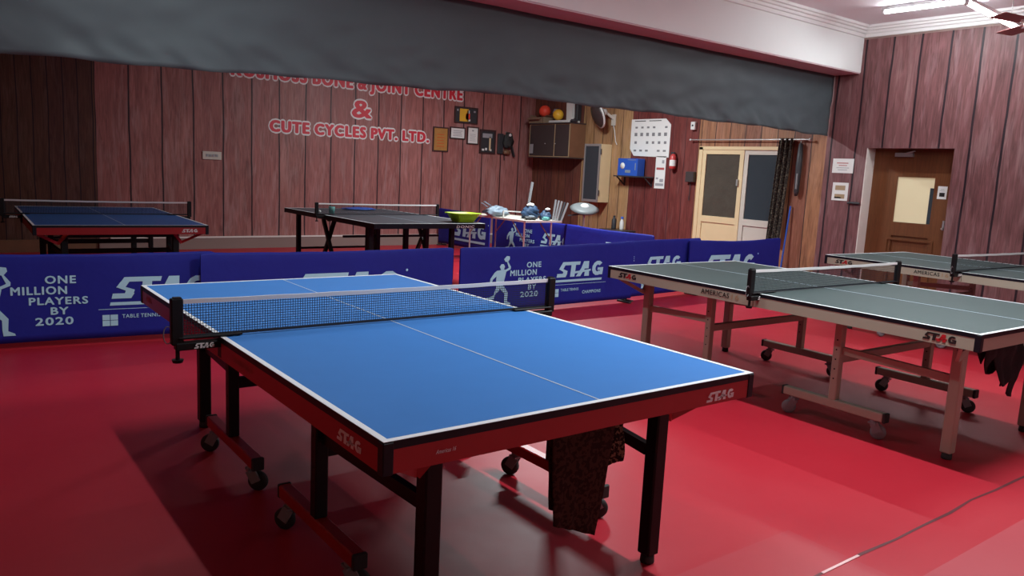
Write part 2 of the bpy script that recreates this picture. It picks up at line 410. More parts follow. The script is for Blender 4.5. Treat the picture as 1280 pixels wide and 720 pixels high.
# stepped cornices
def cornice(name, p, q, n):
    """profile (out, z) steps swept from p to q, n points into the room"""
    prof = [(0, 3.425), (.022, 3.43), (.026, 3.47), (.045, 3.475), (.05, 3.505), (.078, 3.51), (.083, 3.535), (.11, 3.54), (.115, ZC), (0, ZC)]
    mb = MB(); P = []
    for c in (p, q):
        for o_, z in prof: P.append((c[0]+n[0]*o_, c[1]+n[1]*o_, z))
    k = len(prof)
    mb.add(P, [(i, (i+1) % k, k+(i+1) % k, k+i) for i in range(k)] + [tuple(range(k)), tuple(range(k, 2*k))])
    struct(name, mb, 'plaster')
cornice('trim_3', (XR, YN, 0), (XR, 5.80, 0), (-1, 0))
cornice('trim_4', (XL, 5.80, 0), (XR, 5.80, 0), (0, -1))
struct('trim_5', MB().box((XR-.006, YN, 3.405), (XR, 5.80, 3.425)), 'skirting')
# skirting ledge at the foot of the back wall
struct('baseboard_back', MB().box((2.03, YB-.06, 0), (XR, YB, .175)), 'skirting')
struct('baseboard_back.001', MB().box((XL, YB-.03, 0), (2.03, YB, .175)), 'cabinet_wood')
struct('trim_6', MB().box((2.18, YB-.07, .175), (XR, YB, .195)), 'skirting_top')
# seam in the floor mat
sm = MB()
for i in range(46):
    x = XL + i*.25
    wob = lambda t: 1.455 + .006*math.sin(t*5.1) + .004*math.sin(t*13)
    sm.add([(x, wob(x)-.006-.003*math.sin(x*9), .0012), (x+.25, wob(x+.25)-.006-.003*math.sin((x+.25)*9), .0012), (x+.25, wob(x+.25)+.007, .0012), (x, wob(x)+.007, .0012)], [(0, 1, 2, 3)])
struct('trim_7', sm, 'floor_seam')
struct('seam_glint', MB().box((2.66, 1.452, .0), (2.92, 1.464, .003)), 'floor_glint')  # pale strip on the seam: a glint put in as colour

# ------------------------------------------------------------------ room doors
d = MB(); dx = XR+.20
d.box((dx, DY0+.0, 0), (dx+.05, DY1, .12)); d.box((dx, DY0, DZ-.36), (dx+.05, DY1, DZ)); d.box((dx, DY0, .12), (dx+.05, 4.75, DZ-.36)); d.box((dx, 5.23, .12), (dx+.05, DY1, DZ-.36))
d.box((dx, 4.75, .86), (dx+.05, 5.23, 1.04)); d.box((dx+.02, 4.75, .12), (dx+.05, 5.23, .86))
d.box((dx-.012, 4.68, .80), (dx, 5.30, .83)); d.box((dx-.012, 4.68, .20), (dx, 5.30, .23)); d.box((dx-.012, 4.68, .23), (dx, 4.71, .80)); d.box((dx-.012, 5.27, .23), (dx, 5.30, .80))
door2 = struct('door_2', d, 'door_wood', 'brown panelled wooden door with a cream glass pane')
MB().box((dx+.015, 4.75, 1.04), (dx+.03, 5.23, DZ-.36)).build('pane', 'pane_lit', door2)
MB().box((dx+.010, 4.745, 1.04), (dx+.016, 4.80, 1.50)).build('pane_dark_strip', 'dark_glass', door2)  # strip of darker glass along one side of the pane
g = MB().box((dx-.03, 4.56, .98), (dx, 4.58, 1.1)).cyl((dx-.03, 4.57, 1.0), (dx-.06, 4.57, 1.0), .012).build('door_handle', 'silver', door2)
MB().box((dx-.05, 5.05, DZ-.10), (dx, 5.28, DZ-.05)).bar((dx-.03, 5.2, DZ-.07), (dx-.10, 5.0, DZ-.03), .015, .015).build('door_closer', 'silver', door2)
struct('trim_9', MB().box((XR-.005, DY1-.004, 0), (XR+.25, DY1+.006, DZ)), 'skirting_top', 'pale jamb of the brown door')
struct('trim_10', MB().box((XR+.25, DY0-.1, 0), (XR+.3, DY1+.1, DZ+.1)), 'cabinet_wood')
s_ = tag(MB().box((dx-.004, 4.585, 1.37), (dx-.0005, 4.70, 1.53)).build('notice_sheet', 'paper'), 'small white notice on the brown wooden door beside its glass', 'notice', None)
MB().box((dx-.0055, 4.61, 1.40), (dx-.004, 4.675, 1.45)).build('print', 'black_text', s_)
MB().box((dx-.0055, 4.61, 1.47), (dx-.004, 4.675, 1.475)).box((dx-.0055, 4.62, 1.49), (dx-.004, 4.665, 1.495)).build('print', 'paper_grey', s_)

# door 1: two leaves, glazed above
def leaf(parent, y0, y1, m_, pm, x, name):
    lf = MB(); wf = .075
    lf.box((x, y0, .02), (x+.04, y0+wf, EZ-.04)); lf.box((x, y1-wf, .02), (x+.04, y1, EZ-.04)); lf.box((x, y0+wf, EZ-.11), (x+.04, y1-wf, EZ-.04))
    lf.box((x, y0+wf, .80), (x+.04, y1-wf, .90)); lf.box((x, y0+wf, .02), (x+.04, y1-wf, .12)); lf.box((x+.018, y0+wf, .12), (x+.03, y1-wf, .80))
    o = lf.build(name, m_, parent)
    mb = MB(); n = 14; P = []; F = []
    for j in range(n+1):
        for i in range(n+1):
            yy = y0+wf + (y1-y0-2*wf)*i/n; zz = .90 + (EZ-1.01)*j/n
            P.append((x+.016-.006*noise.noise(Vector((yy*7, zz*3, 0))), yy, zz))
    for j in range(n):
        for i in range(n): a = j*(n+1)+i; F.append((a, a+1, a+n+2, a+n+1))
    mb.add(P, F, True).build('pane', pm, o)
    return o
door1 = struct('door_1', MB().box((XR-.01, EY0-.03, EZ-.04), (XR+.06, EY1+.05, EZ+.01)).box((XR-.01, EY1-.02, 0), (XR+.06, EY1+.05, EZ)).box((XR-.01, EY0-.03, 0), (XR+.06, EY0+.02, EZ)), 'cream_door', 'cream two leaf door with dark panes')
leaf(door1, 7.54, EY1-.02, 'cream_door', 'brown_paper', XR+.0, 'door_leaf')
leaf(door1, EY0+.02, 7.54, 'cream_grey', 'dark_glass', XR+.012, 'door_leaf')
MB().box((XR-.03, 7.60, 1.40), (XR, 7.625, 1.50)).build('door_handle', 'silver', door1)
struct('trim_11', MB().box((XR+.25, EY0-.1, 0), (XR+.3, EY1+.1, EZ+.1)), 'cabinet_wood')

# ------------------------------------------------------------------ black cloth hung under the beam
def hanging_curtain():
    mb = MB(); nx, nz = 230, 26; P = []; F = []
    xa, xb = XL+.02, XR-.015
    for j in range(nz+1):
        for i in range(nx+1):
            x = xa + (xb-xa)*i/nx; t = j/nz
            hem = 2.045 + .125*min(1, max(0, (x-.4)/4.0)) + .006*math.sin(x*3.1) + .005*math.sin(x*9.7)
            if x > 8.2: hem -= .01*(x-8.2)
            z = bz + (hem-bz)*t
            yy = 6.17 + .018*noise.noise(Vector((x*.9, z*1.5, 1))) + .022*t*noise.noise(Vector((x*2.6+z*2.0, z*4.5, 5))) + .012*noise.noise(Vector((x*3.5-z*5, z*6, 9)))
            yy += .030*max(0, t-.68)/.32*noise.noise(Vector((x*7+z*7, z*7, 2)))
            P.append((x, yy, z))
    for j in range(nz):
        for i in range(nx): a = j*(nx+1)+i; F.append((a, a+1, a+nx+2, a+nx+1))
    o = mb.add(P, F, True).build('black_curtain', 'curtain')
    sd = o.modifiers.new('thick', 'SOLIDIFY'); sd.thickness = .004; sd.offset = 0
    return tag(o, 'long black cloth hung under the white beam across the whole room', 'curtain')
hanging_curtain()

# ------------------------------------------------------------------ wall writing
XD, ZD = (1, 0, 0), (0, 0, 1)
def wall_words(body, x0, x1, z0, h, label, name='wall_lettering'):
    t = thing(name, label, 'lettering', ((x0+x1)/2, YB, z0))
    wdt = x1-x0
    # pale outline: the same letters spread outward; red letters in front
    V, F, w0 = text2d(body, 0, 1.20)
    k = (wdt-.08)/w0; pad = .037 if len(body) > 1 else .042
    aa = MB(); q = 0
    for rad in (pad, pad*.55):
        for an in range(12):
            q += 1
            ox_, oz_ = rad*math.cos(an*math.pi/6), rad*math.sin(an*math.pi/6)
            aa.add([(v[0]*k - wdt/2+.04+ox_, -.001-.00012*q, v[1]*h+oz_) for v in V], F)
    aa.build('letter_outline', 'white_text', t)
    bb = MB(); q = 0
    for ox_, oz_ in ((0, 0), (.018, 0), (-.018, 0), (.012, .010), (-.012, .010), (.012, -.010), (-.012, -.010)):
        q += 1; bb.add([(v[0]*k - wdt/2+.04+ox_, -.0055-.00015*q, v[1]*h+oz_) for v in V], F)
    bb.build('letters', 'wall_red_text', t)
    return t
wall_words('CUTE CYCLES PVT. LTD.', 4.55, 7.62, 1.915, .180, 'red lettering with white outline reading CUTE CYCLES PVT. LTD.')
wall_words('&', 6.00, 6.43, 2.26, .30, 'large red ampersand with white outline alone between two lines of wall lettering')
wall_words('KOSMOSS BONE & JOINT CENTRE', 3.93, 8.33, 2.745, .22, 'top line of red wall lettering half hidden behind the black curtain')

# ------------------------------------------------------------------ table tennis tables
L, W, H = 2.74, 1.525, .76
def castor(parent, x, y, zt, wheel, fork, ang):
    dx_, dy_ = math.cos(ang)*.028, math.sin(ang)*.028; rr = (zt-.012)/2*.86
    c = MB(); c.cyl((x, y, zt), (x, y, zt-.018), .022)
    nx_, ny_ = -math.sin(ang), math.cos(ang)
    for s in (-1, 1):
        c.bar((x+nx_*s*.021, y+ny_*s*.021, zt-.018), (x+dx_+nx_*s*.021, y+dy_+ny_*s*.021, rr), .008, .045, up=(dx_*35, dy_*35, 0))
    c.box((x-.024, y-.024, zt-.024), (x+.024, y+.024, zt-.014))
    o = c.build('castor', fork, parent)
    wc = Vector((x+dx_, y+dy_, rr)); nv = Vector((nx_, ny_, 0))
    wmb = MB().lathe([(.0, -.016), (rr*.55, -.016), (rr*.9, -.014), (rr, -.008), (rr, .008), (rr*.9, .014), (rr*.55, .016), (.0, .016)], wc, nv, 22)
    wmb.build('wheel', wheel, o)
    return o
def make_table(name, label, loc, rot, top, leg, apron, beam, kind='stag', sx=1.0, H=.76):
    t = thing(name, label, 'table tennis table', loc, rot, None)
    # local frame: near-left corner at the root's (0,0) minus half sizes
    W_, L_ = W*sx, L*sx
    X = lambda x: x - W_/2
    Y = lambda y: y - L_/2
    mid = L_/2
    thin = (kind == 'donic')
    eb = .022; ap = .088 if not thin else .062
    for (y0, y1) in ((0, mid-.003), (mid+.003, L_)):
        MB().box((X(.004), Y(y0+.004 if y0 == 0 else y0), H-.020), (X(W_-.004), Y(y1-.004 if y1 == L_ else y1), H)).build('playing_surface', top, t)
        ln = MB(); z0, z1 = H, H+.0012
        ye, yi = (y0, y0+.020) if y0 == 0 else (y1-.020, y1)
        ln.box((X(0), Y(ye), z0), (X(W_), Y(yi), z1))
        a_, b_ = (yi, y1) if y0 == 0 else (y0, ye)
        ln.box((X(0), Y(a_), z0), (X(.020), Y(b_), z1)); ln.box((X(W_-.020), Y(a_), z0), (X(W_), Y(b_), z1))
        ln.build('border_line', 'white_line', t)
        MB().box((X(W_/2-.0028), Y(a_), z0), (X(W_/2+.0028), Y(b_), z1)).build('centre_line', 'thin_line', t)
        e = MB()
        e.box((X(-.001), Y(y0), H-eb), (X(.006), Y(y1), H)); e.box((X(W_-.006), Y(y0), H-eb), (X(W_+.001), Y(y1), H))
        yy = 0 if y0 == 0 else L_-.006
        e.box((X(0), Y(yy-.001), H-eb), (X(W_), Y(yy+.007), H))
        e.build('edge_strip', 'black_edge', t)
        a = MB()
        a.box((X(.0), Y(y0), H-ap), (X(.022), Y(y1), H-eb)); a.box((X(W_-.022), Y(y0), H-ap), (X(W_), Y(y1), H-eb))
        yy = 0 if y0 == 0 else L_-.022
        a.box((X(.022), Y(yy), H-ap), (X(W_-.022), Y(yy+.022), H-eb))
        a.box((X(.022), Y(mid-.03 if y0 == 0 else mid+.01), H-.05), (X(W_-.022), Y(mid-.01 if y0 == 0 else mid+.03), H-eb))
        a.build('apron', apron, t)
    cgx = .032
    for (cx_, cy_) in ((0, 0), (1, 0), (0, 1), (1, 1)):
        x0 = -.003 if cx_ == 0 else W_-cgx+.003; y0 = -.003 if cy_ == 0 else L_-cgx+.003
        c = MB(); c.cbox((X(x0), Y(y0), H-ap-.004), (X(x0+cgx), Y(y0+cgx), H-.0015), .003)
        c.build('corner_guard', 'black_edge', t)
    zl = H-ap
    if kind == 'stag':
        LX = (.262, W_-.275); LY = .20; PX = (.205, W_-.20); PY = .87
        lw = .060
        for side in (0, 1):
            sgn = 1 if side == 0 else -1
            yy = (lambda v: v) if side == 0 else (lambda v: L_-v)
            for k in (0, 1):
                x = LX[k]
                lg = MB().cbox((X(x-lw/2), Y(yy(LY)-lw/2), .035), (X(x+lw/2), Y(yy(LY)+lw/2), zl+.03), .006)
                lo = lg.build('leg', leg, t)
                MB().lathe([(0, 0), (.026, 0), (.028, .006), (.026, .035), (.0, .036)], (X(x), Y(yy(LY)), 0), (0, 0, 1), 14).build('foot', 'rubber', lo)
                px = PX[k]
                po = MB().cbox((X(px-.025), Y(yy(PY)-.025), .165), (X(px+.025), Y(yy(PY)+.025), zl+.03), .005).build('wheel_post', leg, t)
                h = MB()
                for hz in (.30, .36, .42, .48, .54): h.cyl((X(px-.027), Y(yy(PY)), hz), (X(px-.0245), Y(yy(PY)), hz), .005, n=8)
                h.build('pin_holes', 'black_edge', po)
                bo = MB().cbox((X(px-.025), Y(yy(.54)), .115), (X(px+.025), Y(yy(1.21)), .168), .005).build('castor_beam', beam, t)
                for ye in (.532, 1.212): MB().cbox((X(px-.027), Y(yy(ye)-.009), .113), (X(px+.027), Y(yy(ye)+.009), .170), .004).build('end_cap', 'rubber', bo)
                for ci, cyy in enumerate((.60, 1.14)):
                    castor(t, X(px), Y(yy(cyy)), .115, 'wheel_grey' if (k == 0 and leg == 'beige_metal') else 'rubber', 'wheel_grey', -.65+random.uniform(-.45, .45)+math.pi*(ci+side))  # beige tables: right-hand wheels darker, their shade put into the colour
                # side brace, between leg and wheel post
                MB().bar((X(x+(.012 if k == 0 else -.012)), Y(yy(LY+.03)), .445), (X(px+(.012 if k == 0 else -.012)), Y(yy(PY-.025)), .475), .028, .045).build('side_brace', leg, t)
                # folding strut at the corner
                st = MB().bar((X(.03 if k == 0 else W_-.03), Y(yy(.10)), zl+.004), (X(x-.055 if k == 0 else x+.055), Y(yy(LY-.01)), zl-.10), .016, .026)
                st.bar((X(x-.055 if k == 0 else x+.055), Y(yy(LY-.012)), zl-.105), (X(x+.03 if k == 0 else x-.03), Y(yy(LY-.05)), zl+.01), .014, .030)
                so = st.build('folding_strut', apron if leg != 'beige_metal' else beam, t)
                if k == 0 and side == 0:
                    MB().bar((X(x-.02), Y(LY-.052), zl-.04), (X(x+.035), Y(LY-.062), zl+.012), .006, .024).build('strut_plate', 'orange_metal', so)
                    MB().cyl((X(x-.09), Y(LY-.03), zl-.045), (X(x-.035), Y(LY-.03), zl-.038), .011, n=10).build('strut_grip', 'black_edge', so)
            MB().cbox((X(LX[0]), Y(yy(LY)-.018), zl-.045), (X(LX[1]), Y(yy(LY)+.018), zl+.005), .004).build('leg_crossbar', leg if leg != 'beige_metal' else beam, t)
            MB().cbox((X(PX[0]), Y(yy(PY)-.018), .395), (X(PX[1]), Y(yy(PY)+.018), .445), .004).build('post_crossbar', leg, t)
    else:
        # black folding undercarriage: square legs, crossed stays, twin centre stand
        for side in (0, 1):
            yy = (lambda v: v) if side == 0 else (lambda v: L_-v)
            for x in (.10, W_-.32):
                MB().cbox((X(x-.03), Y(yy(.30)-.03), .0), (X(x+.03), Y(yy(.30)+.03), zl), .005).build('leg', leg, t)
            MB().cbox((X(.10), Y(yy(.30)-.015), .18), (X(W_-.32), Y(yy(.30)+.015), .21), .004).build('leg_crossbar', leg, t)
        for x in (.04, W_-.12):
            MB().bar((X(x), Y(mid-.32), .02), (X(x), Y(mid+.12), zl), .04, .05).build('crossed_stay', leg, t)
            MB().bar((X(x+.05), Y(mid+.32), .02), (X(x+.05), Y(mid-.12), zl), .04, .05).build('crossed_stay', leg, t)
        for x in (.42, .55):
            MB().cbox((X(x-.03), Y(.95), .05), (X(x+.03), Y(1.02), zl), .004).build('centre_post', leg, t)
        for x in (W_-.62, W_-.30):
            MB().cbox((X(x-.03), Y(.95), .05), (X(x+.03), Y(1.02), zl), .004).build('centre_post', leg, t)
        for z in (.20, .50):
            MB().cbox((X(.06), Y(.97), z), (X(W_-.10), Y(1.0), z+.03), .004).build('centre_rail', leg, t)
        MB().bar((X(.60), Y(1.0), .28), (X(W_-.45), Y(1.05), .10), .02, .03).build('orange_stay', 'orange_metal', t)
        for x in (.30, W_-.30):
            for y in (mid-.35, mid+.35): castor(t, X(x), Y(y), .11, 'rubber', 'black_metal', .5)
            MB().cbox((X(x-.02), Y(mid-.38), .11), (X(x+.02), Y(mid+.38), .15), .004).build('castor_beam', leg, t)
    return t, X, Y

def side_logo(t, X, Y, y0, width, z, dark=True, h=.030):
    """emblem on the long side facing -X, reading far to near"""
    a, b = MB(), MB()
    if dark:
        stag(a, b, (X(-.0005), Y(y0), z), (0, -1, 0), (0, 0, 1), width, h, under=False)
        o = a.build('logo_letters', 'black_text', t); b.build('logo_letter_a', 'red_text', t)
    else:
        stag(a, a, (X(-.0005), Y(y0), z), (0, -1, 0), (0, 0, 1), width, h, under=False); a.build('logo_letters', 'faded_text' if h < .03 else 'white_text', t)
def side_text(t, X, Y, body, y0, width, z, h, m_):
    a = MB(); put_text(a, body, (X(0), Y(y0), z), (0, -1, 0), (0, 0, 1), h, width, bold=.03, off=.0015); a.build('side_lettering', m_, t)

def make_net(label, loc, rot, length=1.83, logo=True, post_m='black_metal', sag=.004, overr=.1525):
    n = thing('table_tennis_net', label, 'net', loc, rot, None)
    h0, h1 = .0, .1525; hl = length/2
    net = MB(); st = .0105; wv = .0012
    k = int(length/st)
    for i in range(k+1):
        x = -hl + length*i/k
        net.add([(x-wv, 0, .012), (x+wv, 0, .012), (x+wv, 0, h1-.012), (x-wv, 0, h1-.012)], [(0, 1, 2, 3)])
    for j in range(13):
        z = .014 + j*(h1-.028)/12
        net.add([(-hl, -.0004, z-wv), (hl, -.0004, z-wv), (hl, -.0004, z+wv), (-hl, -.0004, z+wv)], [(0, 1, 2, 3)])
    net.build('netting', 'net_black', n)
    tp = MB(); m_ = 24; P = []; F = []
    for i in range(m_+1):
        x = -hl+.02 + (length-.03)*i/m_; dz = -sag*math.sin(math.pi*i/m_) + .0008*math.sin(i*1.7)
        P += [(x, -.004, h1-.017+dz), (x, .004, h1-.017+dz), (x, .004, h1+dz), (x, -.004, h1+dz)]
    for i in range(m_):
        for q in range(4): F.append((i*4+q, i*4+(q+1) % 4, (i+1)*4+(q+1) % 4, (i+1)*4+q))
    F += [(0, 1, 2, 3), (m_*4+3, m_*4+2, m_*4+1, m_*4)]
    tp.add(P, F).build('top_tape', 'tape_white', n)
    MB().box((-hl, -.003, .004), (hl, .003, .014)).build('bottom_cord', 'net_black', n)
    for s in (-1, 1):
        x = s*hl
        p = MB().cbox((x-.020 if s > 0 else x-.024, -.016, -.02), (x+.024 if s > 0 else x+.020, .016, h1+.006), .004)
        p.box((x-.014, -.012, h1+.004), (x+.014, .012, h1+.010))
        p.build('net_post', post_m, n)
        c = MB(); xi = s*(hl-.24)
        c.cbox((x, -.022, .001), (xi, .022, .010), .003)
        c.cbox((x+s*.01, -.020, -.042), (s*(hl-.165), .020, -.012), .004)
        c.cbox((s*(hl-.155), -.025, -.088), (s*(hl-.19), .025, -.012), .004)
        co = c.build('clamp', post_m, n)
        MB().cyl((x+s*.0, 0, -.042), (x+s*.0, 0, -.078), .008, n=10).cyl((x, 0, -.078), (x, 0, -.09), .022, .018, n=16).build('clamp_screw', post_m, co)
        if logo and s < 0:
            a = MB(); stag(a, a, (x+.055, -.021, -.037), XD, ZD, .075, .020, under=False); a.build('logo_letters', 'white_text', co)
            lp = MB(); ring = [Vector((x-.035+.016*math.cos(q/10*6.283), -.004, .02+.034*math.sin(q/10*6.283))) for q in range(11)]
            for q in range(10): lp.cyl(ring[q], ring[q+1], .002, n=6, caps=False)
            lp.build('cord_loop', 'wheel_grey', n)
    return n

def rotv(x, y, a): return (x*math.cos(a)-y*math.sin(a), x*math.sin(a)+y*math.cos(a))
def centre(nx, ny, a, s=1.0):
    dx_, dy_ = rotv(W*s/2, L*s/2, a); return (nx+dx_, ny+dy_, 0)

# the blue table in front
cB = centre(.898, 1.681, 0)
tB, X, Y = make_table('table_tennis_table', 'large bright blue table tennis table with red sides in the foreground', cB, 0, 'blue_top', 'black_metal', 'red_metal', 'red_metal')
side_logo(tB, X, Y, .275, .15, .687, False, .034)
a = MB(); stag(a, a, (X(1.265), Y(-.0005), .683), XD, ZD, .15, .034, under=False); a.build('logo_letters', 'white_text', tB)
side_text(tB, X, Y, 'AMERICAS 16', 1.20, .21, .698, .022, 'faded_text')
side_logo(tB, X, Y, 2.62, .12, .698, False, .026)
a = MB(); put_text(a, 'Americas 16', (X(.155), Y(0), .702), XD, ZD, .012, .062, off=.0015, shear=.3); a.build('end_lettering', 'white_text', tB)
make_net('black net with white tape clamped across the bright blue foreground table', (cB[0]-.003, cB[1], .762), 0)

# first green table on the right
aG = -.024
cG = centre(4.185, 1.611, aG)
tG, X, Y = make_table('table_tennis_table', 'grey-green table tennis table on beige legs and castors with a black cloth underneath', cG, aG, 'green_top', 'beige_metal', 'beige_metal', 'beige_metal')
side_logo(tG, X, Y, .285, .17, .687, True, .040)
side_logo(tG, X, Y, 2.62, .19, .690, True, .038)
side_text(tG, X, Y, 'AMERICAS', 1.80, .24, .694, .034, 'black_text'); side_text(tG, X, Y, '16', 1.54, .06, .694, .034, 'gold_trim')
make_net('black net with white tape on the green table that has the black cloth underneath', (cG[0]+.035, cG[1]-.03, .762), aG, 1.75)

# second green table by the right wall
aH = -.045
cH = centre(7.31, 1.70, aH)
tH, X, Y = make_table('table_tennis_table', 'grey-green table tennis table nearest the brown wooden door, cut by the right edge', cH, aH, 'green_top', 'beige_metal', 'beige_metal', 'beige_metal')
side_logo(tH, X, Y, 2.62, .19, .690, True, .038)
side_text(tH, X, Y, 'AMERICAS', 1.80, .24, .694, .034, 'black_text'); side_text(tH, X, Y, '16', 1.54, .06, .694, .034, 'gold_trim')
make_net('black net with white tape on the green table nearest the wooden door', (cH[0]+.02, cH[1]+.02, .762), aH, 1.80)

# blue table behind the barrier, left
aL = -.03
cL = centre(.775, 8.20, aL)
tL, X, Y = make_table('table_tennis_table', 'dark blue table tennis table with red sides behind the blue barriers at far left', cL, aL, 'navy_top', 'black_metal', 'red_metal', 'red_metal')
a = MB(); stag(a, a, (X(1.27), Y(-.0005), .690), XD, ZD, .15, .034, under=False); a.build('logo_letters', 'white_text', tL)
make_net('black net clamped on the far left table behind the barriers', (cL[0]-.02, cL[1]+.02, .762), aL)

# black table behind the barrier, middle
aM = .0
cM = centre(4.245, 8.32, aM, 1.05)
tM, X, Y = make_table('table_tennis_table', 'black table tennis table with folding black legs and a lime basket on it', cM, aM, 'dark_top', 'black_metal', 'black_edge', 'black_metal', 'donic', 1.05)
a = MB(); put_text(a, 'DONIC', (X(1.16), Y(0), .706), XD, ZD, .032, .27, bold=.05, off=.0015, shear=.2); a.build('end_lettering', 'white_text', tM)
make_net('grey net on the black table behind the barriers', (cM[0]+.03, cM[1]+.02, .762), aM, 1.86, False)

# ------------------------------------------------------------------ cloths under the tables
def cloth(name, m_, p0, xd, wtop, wbot, zt, zb0, zb1, depth, label, cat='towel', seed=0, fold=.012, jag=0, shift=0.0):
    """double layer cloth hanging over a bar; hem height runs from zb0 to zb1"""
    mb = MB(); n, m2 = 22, 18; xd = Vector(xd).normalized(); nd = Vector((xd.y, -xd.x, 0)); p0 = Vector(p0)
    for side in (1, -1):
        P = []; F = []
        for j in range(m2+1):
            t = j/m2
            for i in range(n+1):
                s = i/n; wd = wtop + (wbot-wtop)*t
                zb = zb0 + (zb1-zb0)*s + jag*noise.noise(Vector((s*2.6, seed, 0)))
                if side < 0: zb = zb + .05
                z = zt + (zb-zt)*t
                off = depth*side*(.35+.65*min(1, t*4)) + fold*noise.noise(Vector((s*5+seed, z*5, side)))*(.4+t)
                q = p0 + xd*(s*wd + shift*t) + nd*off
                P.append((q.x, q.y, z + (.012*(1-side*side*abs(side)*1) if j == 0 else 0)))
        for j in range(m2):
            for i in range(n): a_ = j*(n+1)+i; F.append((a_, a_+1, a_+n+2, a_+n+1))
        mb.add(P, F, True)
    k = (n+1)*(m2+1)
    mb.f += [(i, i+1, k+i+1, k+i) for i in range(n)]; mb.smooth += [True]*n
    o = mb.build(name, m_); sd = o.modifiers.new('thick', 'SOLIDIFY'); sd.thickness = .006
    return tag(o, label, cat)
cloth('towel', 'leopard_dim', (1.625, 1.881, 0), (1, .0, 0), .30, .20, .634, .275, .190, .014, 'dark brown patterned towel hanging under the near end of the blue table', seed=3, shift=.02)
cloth('cloth', 'leopard', (1.88, 1.93, 0), (1, .35, 0), .17, .20, .630, .42, .40, .024, 'leopard print cloth hanging behind the dark brown towel', 'cloth', seed=8, fold=.05, jag=.12)
cloth('cloth', 'cloth_dark', (4.68, 1.80, 0), (1, -.024, 0), .52, .38, .634, .45, .36, .03, 'black cloth hanging under the near end of the green table', 'cloth', seed=5, fold=.05, jag=.28, shift=.08)

# ------------------------------------------------------------------ barriers
FIG = [  # runner silhouette pieces, unit height 1, x around 0
    [(.06,.93),(.13,.995),(.20,.985),(.21,.93),(.165,.875),(.10,.875)],           # bat
    [(.135,.88),(.165,.88),(.245,.77),(.24,.72),(.10,.66),(.09,.70),(.19,.75)],        # arm up
    [(-.04,.78),(.0,.83),(.06,.83),(.09,.78),(.07,.72),(.0,.71)],                  # head
    [(-.10,.70),(.10,.72),(.13,.66),(.09,.48),(.07,.36),(-.09,.36),(-.11,.50)],   # trunk
    [(-.10,.70),(-.16,.66),(-.25,.54),(-.27,.42),(-.22,.42),(-.19,.52),(-.09,.60)],  # other arm
    [(-.09,.38),(.03,.38),(-.04,.27),(-.16,.19),(-.33,.15),(-.42,.08),(-.44,.02),(-.38,.05),(-.34,.09),(-.14,.12)], # rear leg
    [(-.03,.38),(.09,.38),(.20,.24),(.19,.06),(.27,.02),(.28,-.01),(.13,-.01),(.12,.08),(.12,.22),(.02,.30)],  # front leg
]
